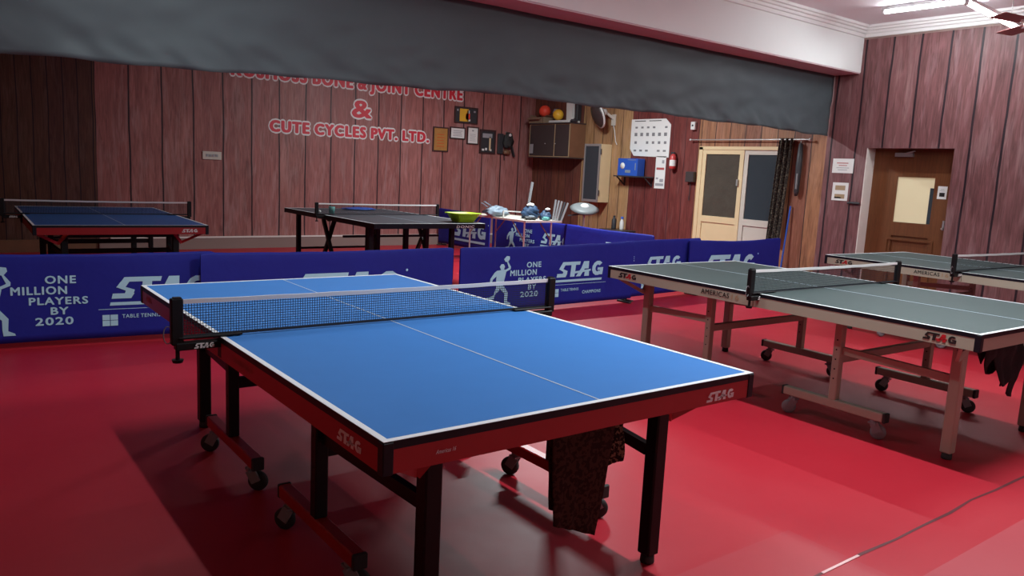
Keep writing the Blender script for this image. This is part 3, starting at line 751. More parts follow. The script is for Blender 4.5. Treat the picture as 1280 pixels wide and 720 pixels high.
def barrier(label, p, q, style, h=.70, logo_shift=0.0, ripple=1.0, sag=.012, seed=0, fh=0, rise=0.0):
    p, q = Vector((*p, 0)), Vector((*q, 0)); d_ = q-p; Lb = d_.length; ang = math.atan2(d_.y, d_.x)
    t = thing('barrier', label, 'barrier', (*((p+q)/2)[:2], 0), ang, None)
    hl = Lb/2
    fy = lambda x, z: .007*ripple*math.sin(x*4.1+seed*1.7+z*3)*(.4+z/h) + .004*ripple*noise.noise(Vector((x*3+seed, z*4, 0)))
    ztop = lambda x: h - sag*math.sin(math.pi*(x+hl)/Lb) + .003*noise.noise(Vector((x*5+seed, 0, 0))) + rise*(x+hl)/Lb - .012*max(0, (abs(x)-hl+.05)/.05)**2
    n, m2 = 64, 12; mb = MB(); P = []; F = []
    sec = []
    for i in range(n+1):
        x = -hl + Lb*i/n; zt = ztop(x); row = []
        for j in range(m2+1): z = .045 + (zt-.02-.045)*j/m2; row.append((x, fy(x, z)-.010, z))
        row.append((x, fy(x, zt)-.005, zt)); row.append((x, fy(x, zt)+.005, zt))
        for j in range(m2, -1, -1): z = .045 + (zt-.02-.045)*j/m2; row.append((x, fy(x, z)+.010, z))
        sec.append(row)
    k = len(sec[0])
    for row in sec: P += row
    for i in range(n):
        for j in range(k): F.append((i*k+j, (i+1)*k+j, (i+1)*k+(j+1) % k, i*k+(j+1) % k))
    mb.add(P, F, True); mb.add(sec[0], [tuple(range(k))]); mb.add(sec[-1], [tuple(range(k))])
    mb.build('cloth_cover', 'barrier_blue', t)
    for s in (-1, 1):
        MB().cbox((s*(hl-.10)-.02, -.10, 0), (s*(hl-.10)+.02, .10, .020), .004).box((s*(hl-.10)-.012, -.008, .02), (s*(hl-.10)+.012, .008, .06)).build('foot', 'rubber', t)
    FR = -.0125
    def drape(mb_):
        mb_.v = [(v[0], v[1] + fy(v[0], v[2]), v[2]) for v in mb_.v]; return mb_
    def dense(mb_): return mb_
    if style == 'full':
        x0 = -hl + logo_shift
        fg = MB()
        for pc in FIG: fg.poly([(a_*.50, b_*.50) for a_, b_ in pc], (x0+.455, FR, .105), XD, ZD, .0012)
        drape(fg).build('runner_figure', 'print_pale', t)
        tx = MB()
        for body, xr, z, hh, wdt in (('ONE', .985, .475, .058, .20), ('MILLION', .925, .395, .060, .355), ('PLAYERS', 1.06, .318, .056, .38), ('BY', .93, .242, .056, .115), ('2020', .96, .165, .058, .245)):
            put_text(tx, body, (x0+xr, FR, z), XD, ZD, hh, wdt, bold=.05, off=.001, align='R')
        drape(tx).build('slogan', 'print_pale', t)
        sg = MB(); stag(sg, sg, (x0+1.22, FR, .345), XD, ZD, .70, .165); drape(sg).build('logo_letters', 'print_pale', t)
        sp_ = MB().box((x0+1.13, FR-.001, .262), (x0+1.98, FR, .266)); drape(sp_).build('thin_rule', 'print_pale', t)
        pt = MB()
        for cx_ in (0, 1):
            for cz_ in (0, 1): pt.box((x0+1.155+cx_*.055, FR-.001, .135+cz_*.045), (x0+1.205+cx_*.055, FR, .176+cz_*.045))
        put_text(pt, 'TABLE TENNIS', (x0+1.29, FR, .192), XD, ZD, .030, .27, bold=.02, off=.001)
        put_text(pt, 'ENGLAND', (x0+1.29, FR, .155), XD, ZD, .016, .16, bold=.0, off=.001) if False else None
        put_text(pt, 'CHAMPIONS', (x0+1.62, FR, .150), XD, ZD, .036, .29, bold=.03, off=.001)
        drape(pt).build('sponsor_print', 'print_pale', t)
    elif style == 'big':
        sg = MB(); stag(sg, sg, (-hl+logo_shift, FR, .235), XD, ZD, 1.05, .265); sg.cyl((-hl+logo_shift+1.12, FR-.001, .50), (-hl+logo_shift+1.12, FR, .50), .012, n=10)
        drape(sg).build('logo_letters', 'print_pale', t)
    elif style == 'patch':
        sg = MB().box((-hl+logo_shift, FR-.001, .40), (-hl+logo_shift+.14, FR, .52)); drape(sg).build('printed_patch', 'print_pale', t)
    return t
barrier('blue barrier printed ONE MILLION PLAYERS BY 2020 at the left edge of the photo', (-.14, 6.62), (1.86, 6.42), 'full', .70, 0.035, seed=1)
barrier('blue barrier with one large logo, directly behind the far end of the bright blue table', (1.72, 6.325), (4.06, 6.30), 'big', .70, .72, seed=2, ripple=.6)
barrier('blue barrier printed with a running player and slogan, right of the narrow gap', (4.14, 6.28), (6.60, 6.36), 'full', .70, .04, seed=3, sag=.02, rise=.02)
barrier('short creased blue barrier just right of the one with the running player', (6.50, 6.42), (8.02, 6.56), 'full', .71, -.80, seed=4, ripple=1.4, sag=.0, rise=.01)
barrier('blue barrier in front of the cream door, rightmost of the front row', (7.72, 6.47), (9.66, 6.47), 'big', .71, .30, seed=5, sag=.03)
barrier('blue barrier of the side row nearest the front row, beside the pedestal fan', (7.80, 9.0), (7.80, 7.15), 'patch', .70, .95, seed=6, ripple=1.2)
barrier('blue barrier of the side row behind the small folding table', (7.86, 10.95), (7.86, 8.70), 'full', .70, .12, seed=7)
barrier('blue barrier of the side row farthest back, showing big logo behind the black table', (7.83, 12.66), (7.83, 10.99), 'big', .70, .52, seed=8)

# ------------------------------------------------------------------ small things on the black table
def basket():
    t = thing('basket', 'lime green plastic basket on the corner of the black table', 'basket', (5.68, 8.60, .7615), 0)
    mb = MB(); ap_ = .20; bx, by, h_ = .125, .10, .12
    def ring(rx, ry, z, n=28):
        out = []
        for i in range(n):
            a_ = 2*math.pi*i/n; c, s = math.cos(a_), math.sin(a_); e = .35
            out.append((rx*abs(c)**e*(1 if c >= 0 else -1), ry*abs(s)**e*(1 if s >= 0 else -1), z))
        return out
    rs = [ring(bx-.01, by-.01, 0), ring(bx, by, .004), ring(ap_, .145, h_), ring(ap_+.018, .162, h_), ring(ap_+.018, .162, h_-.012), ring(ap_+.0, .145, h_-.006), ring(bx+.004, by+.0, .012), ring(bx-.02, by-.02, .010)]
    P = []; F = []; n = 28
    for q_ in rs: P += q_
    for j in range(len(rs)-1):
        for i in range(n): F.append((j*n+i, j*n+(i+1) % n, (j+1)*n+(i+1) % n, (j+1)*n+i))
    F += [tuple(range(n)), tuple(range((len(rs)-1)*n, len(rs)*n))]
    mb.add(P, F, True); mb.build('tub', 'lime', t)
    rb = MB()
    for i in range(14):
        x = -.11+i*.017
        rb.bar((x, -by-.002, .02), (x*1.4, -.139, h_-.02), .006, .004, up=(0, 1, 0))
    rb.build('ribs', 'lime', t)
    return t
basket()
bb = tag(MB().ball((3.0, 0, 0), .02, 16).build('table_tennis_ball', 'ball_white'), 'white ball lying on the black table behind its net', 'ball')
bb.data.transform(Matrix.Translation((-3, 0, .02))); bb.location = (4.33, 10.12, .7612)
def bat(label, loc, rz, m_):
    t = thing('table_tennis_bat', label, 'bat', loc, rz)
    MB().lathe([(0, .001), (.078, .001), (.078, .009), (0, .009)], (0, 0, 0), (0, 0, 1), 28, 1.05).build('blade', m_, t)
    MB().cbox((-.014, -.18, .0005), (.014, -.07, .018), .004).build('handle', 'cardboard', t)
bag = thing('folded_cloth', 'blue folded cloth lying at the far end of the black table', 'cloth', (5.25, 10.80, .762))
MB().lump((0, 0, .02), .22, (1.2, .6, .11), .15, 2, 3).build('fabric', 'blue_box', bag)
cup = thing('cup', 'small dark teal cup standing on the black table by its net post', 'cup', (4.42, 9.92, .7615))
MB().lathe([(0, 0), (.035, 0), (.045, .10), (.042, .10), (.033, .006), (0, .006)], (0, 0, 0), (0, 0, 1), 18).build('body', 'teal', cup)

# ------------------------------------------------------------------ small folding table and what lies on it
ft = thing('folding_table', 'small pale folding table cluttered with bags in front of the side barriers', 'table', (7.32, 9.72, 0))
MB().cbox((-.33, -.78, .725), (.37, .78, .75), .004).build('tabletop', 'cream_grey', ft)
MB().box((-.335, -.785, .722), (.375, -.778, .752)).box((-.335, -.785, .722), (-.328, .785, .752)).build('edge_trim', 'skirting_top', ft)
for x, y in ((-.29, -.72), (.22, -.72), (-.29, .70), (.22, .70)):
    MB().cyl((x, y, 0), (x, y, .725), .013, n=10).build('leg', 'white_plastic', ft)
for x in (-.29, .22):
    MB().bar((x, -.72, .45), (x+.0, -.42, .72), .012, .012).build('leg_stay', 'gold_trim', ft)
    MB().bar((x, .70, .45), (x+.0, .40, .72), .012, .012).build('leg_stay', 'gold_trim', ft)
tr = thing('wire_frame', 'white open frame standing on the small folding table', 'frame', (7.30, 9.55, .751))
fm = MB()
for a_, b_ in (((-.26, 0, 0), (-.26, 0, .105)), ((-.26, 0, .10), (.38, 0, .075)), ((.36, 0, .0), (.36, 0, .08)), ((-.26, 0, .006), (.36, 0, .006))): fm.bar(a_, b_, .022, .016)
fm.build('bars', 'white_plastic', tr)
def lumpy(name, label, cat, loc, rr, sc, m_, seed, extra=None):
    t = thing(name, label, cat, loc)
    MB().lump((0, 0, rr*sc[2]*.8), rr, sc, .3, 2.4, seed).build('body', m_, t)
    if extra: extra(t)
    return t
lumpy('plastic_bag', 'crumpled grey-blue plastic bag in the white frame on the folding table', 'bag', (7.12, 9.85, .753), .20, (1.0, .7, .42), 'bag_grey', 2,
      lambda t: MB().bar((-.18, 0, .14), (-.28, 0, .20), .04, .01).bar((-.10, .02, .16), (-.22, .02, .22), .04, .01).build('handle', 'bag_grey', t))
lumpy('sports_bag', 'dark blue sports bag at the middle of the folding table', 'bag', (7.40, 9.34, .751), .14, (1.1, .8, .75), 'blue_bag', 6,
      lambda t: MB().lump((-.02, -.02, .21), .05, (1.2, 1, .6), .2, 2, 3).build('white_flap', 'paper', t))
lumpy('sports_bag', 'second dark bag with a white cap, right of the blue one', 'bag', (7.50, 9.02+.08, .751), .09, (1.0, .9, .8), 'blue_bag', 9,
      lambda t: MB().lump((.02, -.02, .16), .035, (1.2, 1, .6), .2, 2, 5).build('white_flap', 'paper', t))
lumpy('shoe', 'dark low shoe lying at the front edge of the folding table', 'shoe', (7.22, 9.12, .751), .08, (1.3, .7, .4), 'dark_plastic', 12,
      lambda t: MB().lump((.02, 0, .045), .05, (1.3, .7, .4), .1, 2, 6).build('lining', 'bag_grey', t))
lumpy('towel', 'crumpled teal towel beside the grey slats on the folding table', 'towel', (7.42, 8.99, .751), .05, (1.3, .7, .6), 'teal', 15)
def slats():
    t = thing('slat_bundle', 'bundle of grey slats standing upright on the corner of the folding table', 'bundle', (7.62, 8.99, .751))
    for i in range(5):
        k = -.05+i*.032; l = k+.02+.014*i
        MB().bar((k*.8, -k*.6, .0), (l*.8+.04, -l*.6+.03, .31-.010*i), .028, .012, up=(.6, .8, 0)).build('slat', 'wheel_grey' if i != 3 else 'dark_plastic', t)
    return t
slats()
po = tag(MB().bar((7.53, 9.60, .755), (7.66, 9.66, 1.30), .035, .022, up=(0, 1, 0)).bar((7.56, 9.58, .90), (7.575, 9.585, .96), .06, .03, up=(0, 1, 0)).build('wooden_stick', 'wheel_grey'), 'pale stick leaning upright behind the bags on the folding table', 'stick')

# pedestal fan behind the side barriers, head tipped up
pf = thing('pedestal_fan', 'grey pedestal fan with its head tipped back behind the side barriers', 'fan', (8.42, 9.25, 0))
MB().lathe([(0, 0), (.19, 0), (.19, .02), (.05, .05), (0, .05)], (0, 0, 0), (0, 0, 1), 24).build('base', 'grey_plastic', pf)
MB().cyl((0, 0, .04), (0, 0, .86), .017, n=12).build('pole', 'white_plastic', pf)
ax = Vector((-.18, -.30, .94)).normalized()
hd = MB().lathe([(.0, .055), (.06, .05), (.17, .035), (.235, .0), (.17, -.045), (.06, -.06), (0, -.06)], (0, 0, .92), ax, 28).build('cage', 'grey_plastic', pf)
MB().lathe([(0, .075), (.05, .07), (.07, .05), (.07, .03)], (0, 0, .92), ax, 18).build('hub', 'white_plastic', hd)
MB().bar((-.02, 0, .84), (-.24, .12, .80), .03, .02).build('neck_arm', 'dark_plastic', pf)
# bottle and speaker on a shelf line by the wall
bt = thing('bottle', 'clear bottle with a blue cap standing behind the side barriers near the wall', 'bottle', (9.85, 9.82, .52))
MB().lathe([(0, 0), (.035, 0), (.038, .02), (.038, .14), (.018, .19), (.018, .20), (0, .20)], (0, 0, 0), (0, 0, 1), 18).build('body', 'white_plastic', bt)
MB().cyl((0, 0, .20), (0, 0, .235), .030, .02, n=14).build('cap', 'blue_box', bt)
bk = thing('bottle', 'black bottle standing left of the clear one near the wall', 'bottle', (9.85, 10.02, .52))
MB().lathe([(0, 0), (.04, 0), (.042, .02), (.042, .16), (.022, .20), (.02, .22), (0, .22)], (0, 0, 0), (0, 0, 1), 18).build('body', 'dark_plastic', bk)
MB().cyl((0, 0, .22), (0, 0, .24), .022, n=12).build('cap', 'dark_plastic', bk)
sd_ = thing('side_table', 'low dark side table against the right wall holding two bottles', 'table', (9.85, 9.92, 0))
MB().cbox((-.18, -.28, .49), (.18, .28, .52), .004).build('tabletop', 'cabinet_dark', sd_)
for x, y in ((-.15, -.25), (.15, -.25), (-.15, .25), (.15, .25)):
    MB().cbox((x-.018, y-.018, 0), (x+.018, y+.018, .49), .003).build('leg', 'cabinet_dark', sd_)

# ------------------------------------------------------------------ pictures on the back wall
def picture(label, x0, x1, z0, z1, m_, fr='frame_wood', bw=.022, art=None, name='framed_picture', cat='picture', mt=None, lean=0):
    t = thing(name, label, cat, ((x0+x1)/2, YB, z0))
    w_, h_ = (x1-x0)/2, z1-z0; g_ = MB()
    g_.box((-w_, -.028, 0), (w_, -.002, bw)); g_.box((-w_, -.028, h_-bw), (w_, -.002, h_)); g_.box((-w_, -.028, bw), (-w_+bw, -.002, h_-bw)); g_.box((w_-bw, -.028, bw), (w_, -.002, h_-bw))
    g_.build('frame', fr, t)
    MB().box((-w_+bw, -.016, bw), (w_-bw, -.004, h_-bw)).build('sheet', m_, t)
    if art:
        for nm, mm, parts in art:
            q_ = MB()
            for (a0, b0, a1, b1) in parts:
                q_.box((-w_+2*w_*a0, -.0185, h_*b0), (-w_+2*w_*a1, -.016, h_*b1))
            q_.build(nm, mm, t)
    return t
rows = lambda n, a0, a1, b0, b1, th: [(a0+.02*(i % 2), b0+(b1-b0)*i/n, a1-.03*((i*7) % 3), b0+(b1-b0)*i/n+th) for i in range(n)]
picture('tall framed certificate with a golden brown sheet, leftmost of the wall frames', 7.67, 8.01, 1.755, 2.21, 'gold_sheet', art=[('print', 'orange_metal', rows(5, .25, .75, .2, .8, .03))])
picture('small framed white certificate just right of the golden one', 8.04, 8.39, 2.01, 2.235, 'paper', art=[('print', 'paper_grey', rows(4, .2, .8, .25, .8, .05))])
picture('framed colourful photograph hung highest among the wall frames', 8.13, 8.66, 2.315, 2.625, 'dark_plastic', art=[
    ('photo_panel', 'ball_yellow', [(.22, .12, .60, .88)]), ('red_figure', 'ball_red', [(.48, .25, .66, .62)]), ('pale_figure', 'paper', [(.54, .60, .64, .80), (.55, .15, .68, .28)]), ('title_mark', 'paper_grey', [(.10, .72, .16, .84), (.82, .70, .90, .80)])])
picture('narrow framed white certificate right of the small one', 8.43, 8.70, 1.93, 2.265, 'paper', art=[('print', 'paper_grey', rows(5, .25, .75, .2, .65, .02)), ('seal', 'paper_grey', [(.42, .74, .58, .82)])])
picture('black framed dark picture with a pale upright shape, rightmost of the frames', 8.73, 9.11, 1.77, 2.235, 'dark_plastic', bw=.03, art=[
    ('grey_band', 'paper_grey', [(.18, .66, .78, .84)]), ('pale_shape', 'cream_door', [(.60, .14, .70, .72)]), ('pale_marks', 'paper', [(.16, .12, .30, .20), (.36, .14, .48, .24), (.68, .12, .76, .2)])])
sw = thing('switch_plate', 'small pale switch plate alone on the left of the back wall', 'switch', (3.655, YB, 1.405))
MB().cbox((-.145, -.02, 0), (.145, -.001, .125), .004).build('plate', 'cream_grey', sw)
for i in range(4): MB().box((-.09+i*.048, -.027, .045), (-.09+i*.048+.036, -.02, .085)).build('rocker', 'paper_grey', sw)
# telephone-like device with hanging cords
tp = thing('wall_hook_gear', 'dark gear hanging on a hook right of the black framed picture', 'gear', (9.36, YB, 1.72))
MB().cbox((-.20, -.05, .06), (-.07, -.002, .46), .01).build('case', 'dark_plastic', tp)
MB().lump((.02, -.07, .32), .13, (.9, .45, 1.3), .25, 3, 4).build('pouch', 'rubber', tp)
MB().lump((.0, -.07, .10), .08, (1.1, .5, .6), .2, 3, 7).build('lower_pouch', 'cabinet_wood', tp)
MB().bar((.08, -.05, .35), (.20, -.05, .02), .05, .03).bar((-.05, -.04, .10), (-.03, -.04, -.06), .012, .012).build('strap', 'dark_plastic', tp)
MB().lump((.03, -.12, .44), .03, (1, .6, 1), .1, 2, 1).build('white_tip', 'paper', tp)
MB().cyl((.0, -.06, .48), (.0, 0, .50), .012, n=8).build('hook', 'silver', tp)

# ------------------------------------------------------------------ wall cabinet in the back corner
cb = thing('wall_cabinet', 'dark two door wall cabinet hung in the back right corner', 'cabinet', (XR, 11.79, 1.765))
CX = -.389; y0c, y1c = -.60, .61; hc = .625
MB().box((CX+.02, y0c, 0), (0, y1c, hc)).build('body', 'cabinet_wood', cb)
MB().box((CX-.004, y0c-.006, hc), (0, y1c, hc+.022)).box((CX-.004, y0c-.006, -.02), (0, y1c, 0)).build('top_and_bottom_board', 'cabinet_dark', cb)
for a_, b_ in ((y0c+.015, -.175), (-.155, y1c-.015)):
    dd = MB().cbox((CX, a_, .02), (CX+.02, b_, hc-.02), .003).build('door', 'cabinet_dark', cb)
    yk = -.20 if a_ < -.3 else -.05+.15
    MB().ball((CX-.012, yk, .25), .012, 12).build('knob', 'silver', dd)
MB().box((CX-.003, -.175, .01), (CX+.01, -.155, hc-.01)).box((CX-.003, y0c, .01), (CX+.01, y0c+.015, hc-.01)).box((CX-.003, y1c-.015, .01), (CX+.01, y1c, hc-.01)).box((CX-.003, y0c, 0), (CX+.01, y1c, .014)).build('edge_trim', 'gold_trim', cb)
MB().box((CX-.004, y1c-.13, .06), (CX, y1c-.02, .24)).build('paper_label', 'paper_grey', cb)
# on top of the cabinet
ct = 1.765+hc+.022
bxm = thing('cardboard_box', 'opened brown cardboard box with loose flaps on top of the wall cabinet', 'box', (9.88, 12.27, ct))
MB().box((-.15, -.22, 0), (.15, .22, .004)).box((-.15, -.22, 0), (-.145, .22, .11)).box((.145, -.22, 0), (.15, .22, .13)).box((-.15, -.22, 0), (.15, -.215, .12)).box((-.15, .215, 0), (.15, .22, .12)).build('box_body', 'cardboard', bxm)
MB().bar((-.15, 0, .115), (-.23, 0, .07), .40, .004, up=(0, 0, 1)).bar((-.0, -.22, .12), (0.0, -.31, .15), .26, .004).bar((-.0, .22, .12), (-.02, .27, .17), .26, .004).build('flap', 'cardboard', bxm)
def ballthing(label, loc, rr, m_):
    t = thing('ball', label, 'ball', loc)
    MB().ball((0, 0, rr), rr, 24).build('shell', m_, t)
    rg = MB()
    for axv in ((1, 0, 0), (0, 1, .3), (.3, 0, 1)): rg.lathe([(rr*1.004, -.003), (rr*1.008, 0), (rr*1.004, .003)], (0, 0, rr), axv, 28)
    rg.build('seam', m_, t)
ballthing('orange-red ball resting in the cardboard box on the wall cabinet', (9.87, 12.17, ct+.125), .115, 'ball_red')
ballthing('yellow ball on the white tray on top of the wall cabinet', (9.82, 11.70, ct+.05), .105, 'ball_yellow')
trm = thing('tray', 'flat white tray on top of the wall cabinet under the yellow ball', 'tray', (9.87, 11.57, ct))
MB().cbox((-.14, -.30, 0), (.14, .30, .045), .006).build('body', 'white_plastic', trm)
bo = thing('carton', 'tall white carton standing at the rear of the wall cabinet top', 'box', (9.94, 11.47, ct+.046))
MB().bar((0, 0, 0), (.0, .02, .34), .16, .07, up=(1, 0, 0)).build('carton_body', 'white_plastic', bo)
bd = thing('binder', 'black upright binder beside the tall white carton', 'binder', (10.02, 11.36, ct+.046))
MB().cbox((-.05, -.045, 0), (.05, .02, .34), .004).build('cover', 'dark_plastic', bd)
lumpy('shoe', 'dark shoe at the right end of the wall cabinet top', 'shoe', (9.80, 11.20, ct), .07, (1.0, .8, .6), 'dark_plastic', 21, lambda t: MB().lump((-.05, .0, .07), .03, (1, 1, .5), .1, 2, 2).build('sole_edge', 'paper', t))
lumpy('bag', 'black bag behind the orange-red ball on the wall cabinet', 'bag', (10.02, 11.95, ct), .07, (.8, 1.0, 2.2), 'dark_plastic', 25, lambda t: MB().lump((-.09, -.04, .22), .06, (.8, 1, 1), .2, 2, 2).build('blue_pocket', 'bag_grey', t))

# shallow cupboard with a dark glazed door
wc = thing('wall_cupboard', 'shallow cream wall cupboard with a dark silver framed glass door', 'cupboard', (XR, 10.66, .97))
MB().box((-.26, -.21, 0), (0, .21, 1.05)).build('body', 'cream_door', wc)
dfr = MB().box((-.285, -.21, 0), (-.26, -.18, 1.05)).box((-.285, .18, 0), (-.26, .21, 1.05)).box((-.285, -.18, 1.01), (-.26, .18, 1.05)).box((-.285, -.18, 0), (-.26, .18, .045)).build('door', 'silver', wc)
MB().box((-.275, -.18, .045), (-.262, .18, 1.01)).build('pane', 'dark_glass', dfr)
for z in (.12, .86): MB().cyl((-.262, -.218, z), (-.262, -.218, z+.10), .010, n=8).build('hinge', 'cabinet_dark', wc)

# round wall fan seen side-on
wf = thing('wall_fan', 'round wall fan with a dark cage, under the curtain right of the cabinet', 'fan', (XR, 10.55, 2.48))
ax = Vector((-.88, .32, -.38)).normalized(); c0 = Vector((-.30, .0, .06))
MB().lathe([(0, .07), (.08, .065), (.19, .045), (.245, 0), (.19, -.05), (.08, -.07), (0, -.07)], c0, ax, 30).build('cage', 'cabinet_dark', wf)
MB().lathe([(.235, -.018), (.255, -.01), (.255, .01), (.235, .018)], c0, ax, 30).build('rim', 'white_plastic', wf)
MB().lathe([(0, .0), (.06, .01), (.07, -.05), (.05, -.12), (0, -.13)], c0-ax*.05, ax, 18).build('motor', 'white_plastic', wf)
MB().bar(c0-ax*.15, (-.02, -.12, .0), .04, .04).cbox((-.03, -.17, -.12), (-.001, -.07, .08), .004).build('wall_bracket', 'cream_grey', wf)
wire = MB()
pts = [Vector((-.012, -.12, -.12)), Vector((-.012, -.16, -.22)), Vector((-.012, -.20, -.40)), Vector((-.012, -.24, -.46))]
for i in range(3): wire.cyl(pts[i], pts[i+1], .008, n=6)
wire.build('cord', 'white_plastic', wf)

# ------------------------------------------------------------------ papers and fittings on the right wall
def wallsheet(name, label, cat, ya, yb, z0, z1, m_='paper', art=None, th=.006):
    """ya > yb: far edge first, faces -X"""
    t = thing(name, label, cat, (XR, (ya+yb)/2, z0)); hw = (ya-yb)/2; hh = z1-z0
    MB().box((-th, -hw, 0), (-.001, hw, hh)).build('sheet', m_, t)
    if art:
        for nm, mm, parts in art:
            q_ = MB()
            for (a0, b0, a1, b1) in parts: q_.box((-th-.0015, hw-2*hw*a0, hh*b0), (-th, hw-2*hw*a1, hh*b1))
            q_.build(nm, mm, t)
    return t
grid = [(.10+.15*c+.01*(r_ % 2), .12+.21*r_, .10+.15*c+.07, .12+.21*r_+.05+.02*((c*3+r_) % 3)) for r_ in range(4) for c in range(6) if (c+r_*2) % 7 != 3]
tcal = thing('wall_chart', 'large white chart of small drawings on the right wall below the curtain', 'chart', (XR, 9.52, 1.83))
mbc = MB(); hw = .46; hh = .63
mbc.poly([(-hw, .12), (-hw+.10, 0), (hw, -.02), (hw, hh-.10), (hw-.12, hh), (-hw, hh)], (-.001, 0, 0), (0, -1, 0), (0, 0, 1), .005); mbc.build('sheet', 'paper', tcal)
q_ = MB()
for a0, b0, a1, b1 in grid: q_.box((-.0078, hw-2*hw*a0, hh*b0), (-.006, hw-2*hw*a1, hh*b1))
q_.build('small_drawings', 'wheel_grey', tcal)
MB().box((-.0078, hw-.08, hh*.94), (-.006, hw-.34, hh*.96)).box((-.0078, hw-.42, hh*.94), (-.006, hw-.70, hh*.96)).build('heading_line', 'black_text', tcal)
wallsheet('notice_sheet', 'tall narrow white notice below the large chart', 'notice', 9.34, 9.11, 1.285, 1.83, art=[('red_line', 'faded_text', [(.12, .58, .88, .65)]), ('print', 'paper_grey', [(.62, .78, .85, .88), (.12, .28, .35, .34), (.1, .08, .9, .16), (.5, .2, .85, .3)])])
bx_ = thing('blue_box', 'blue printed box standing on the small black wall shelf', 'box', (XR-.12, 9.81, 1.475))
MB().cbox((-.09, -.24, 0), (.09, .24, .30), .004).build('carton', 'blue_box', bx_)
MB().lathe([(0, 0), (.055, 0), (.055, .002), (0, .002)], (-.090, .12, .17), (-1, 0, 0), 18).build('round_print', 'paper', bx_)
MB().box((-.0925, .0, .27), (-.09, -.20, .28)).box((-.0925, -.18, .10), (-.09, -.20, .22)).box((-.0925, .05, .05), (-.09, -.08, .10)).build('print', 'bag_grey', bx_)
sh = thing('wall_shelf', 'narrow black shelf on curved brackets under the blue box', 'shelf', (XR, 9.70, 1.44))
MB().cbox((-.24, -.34, .012), (0, .42, .034), .004).build('board', 'dark_plastic', sh)
for y in (-.30, .36):
    MB().bar((-.20, y, .012), (-.02, y, -.12), .02, .02).bar((-.01, y, .01), (-.01, y, -.14), .02, .02).build('bracket', 'dark_plastic', sh)
ex = thing('fire_extinguisher', 'small red fire extinguisher with white label on the right wall', 'extinguisher', (XR-.07, 8.90, 1.62))
MB().lathe([(0, 0), (.045, 0), (.055, .02), (.055, .20), (.035, .235), (.015, .25), (0, .25)], (0, 0, 0), (0, 0, 1), 18).build('cylinder', 'extinguisher', ex)
MB().lathe([(.0562, .05), (.0562, .15)], (0, 0, 0), (0, 0, 1), 18).build('label_band', 'paper', ex)
MB().cbox((-.012, -.03, .25), (.012, .05, .28), .003).bar((0, 0, .26), (.06, 0, .26), .02, .01).build('valve', 'dark_plastic', ex)
cam_b = thing('wall_sensor', 'small white wall device with a cable just under the curtain hem', 'device', (XR, 8.55, 2.26))
MB().cbox((-.06, -.045, 0), (-.001, .045, .13), .008).build('casing', 'white_plastic', cam_b)
MB().ball((-.062, 0, .07), .016, 10).build('lens', 'dark_plastic', cam_b)
kb = thing('key_box', 'small dark box with hanging cord left of the cream door', 'box', (XR, 8.52, 1.42))
MB().cbox((-.08, -.085, 0), (-.001, .085, .17), .006).build('casing', 'cabinet_dark', kb)
MB().bar((-.03, .0, 0), (-.03, .01, -.30), .01, .01).build('cord', 'dark_plastic', kb)
# curtain rod over the cream door
rd = thing('curtain_rod', 'thin silver curtain rod over the cream door', 'rod', (XR-.07, 7.5, 2.10))
MB().cyl((0, -1.08, -.0), (0, 1.05, .0), .010, n=10).build('rod', 'silver', rd)
MB().ball((0, -1.10, 0), .022, 12).ball((0, 1.06, 0), .018, 12).build('finial', 'white_plastic', rd)
for y in (-.98, .95): MB().bar((0, y, 0), (.069, y, 0), .015, .015).build('bracket', 'silver', rd)
def curtain_panel():
    mb = MB(); n, m2 = 30, 20; P = []; F = []
    for j in range(m2+1):
        t = j/m2; z = 2.12 - 1.55*t
        for i in range(n+1):
            s = i/n; y = 6.90 - .235*s + .07*t + .02*t*math.sin(s*3)
            x = XR-.07 + .03*math.sin(s*math.pi*6)*(1-.3*t)
            P.append((x, y, z))
    for j in range(m2):
        for i in range(n): a_ = j*(n+1)+i; F.append((a_, a_+1, a_+n+2, a_+n+1))
    o = mb.add(P, F, True).build('door_curtain', 'curtain_spot'); sd = o.modifiers.new('t', 'SOLIDIFY'); sd.thickness = .004
    return tag(o, 'bunched dark speckled curtain hanging at the right of the cream door', 'curtain')
curtain_panel()
um = thing('hanging_umbrella', 'black closed umbrella hanging beside the speckled curtain', 'umbrella', (XR-.05, 6.55, 1.30))
MB().lathe([(0, 0), (.02, .0), (.035, .06), (.045, .45), (.03, .74), (0, .76)], (0, 0, 0), (0, 0, 1), 12).build('canopy', 'dark_plastic', um)
MB().cyl((-.03, -.01, .10), (-.032, -.01, .32), .014, n=10).build('grey_strap', 'wheel_grey', um)
MB().cyl((0, 0, .75), (0, 0, .80), .008, n=8).bar((0, 0, .795), (.05, 0, .795), .01, .01).build('handle', 'silver', um)
bl = thing('broom', 'blue handled broom leaning beside the cream door', 'broom', (XR-.12, 6.66, 0))
MB().cyl((.03, 0, .12), (.09, -.03, 1.15), .012, n=8).build('handle', 'blue_box', bl)
MB().cbox((-.02, -.12, .0), (.05, .12, .13), .01).build('head', 'dark_plastic', bl)
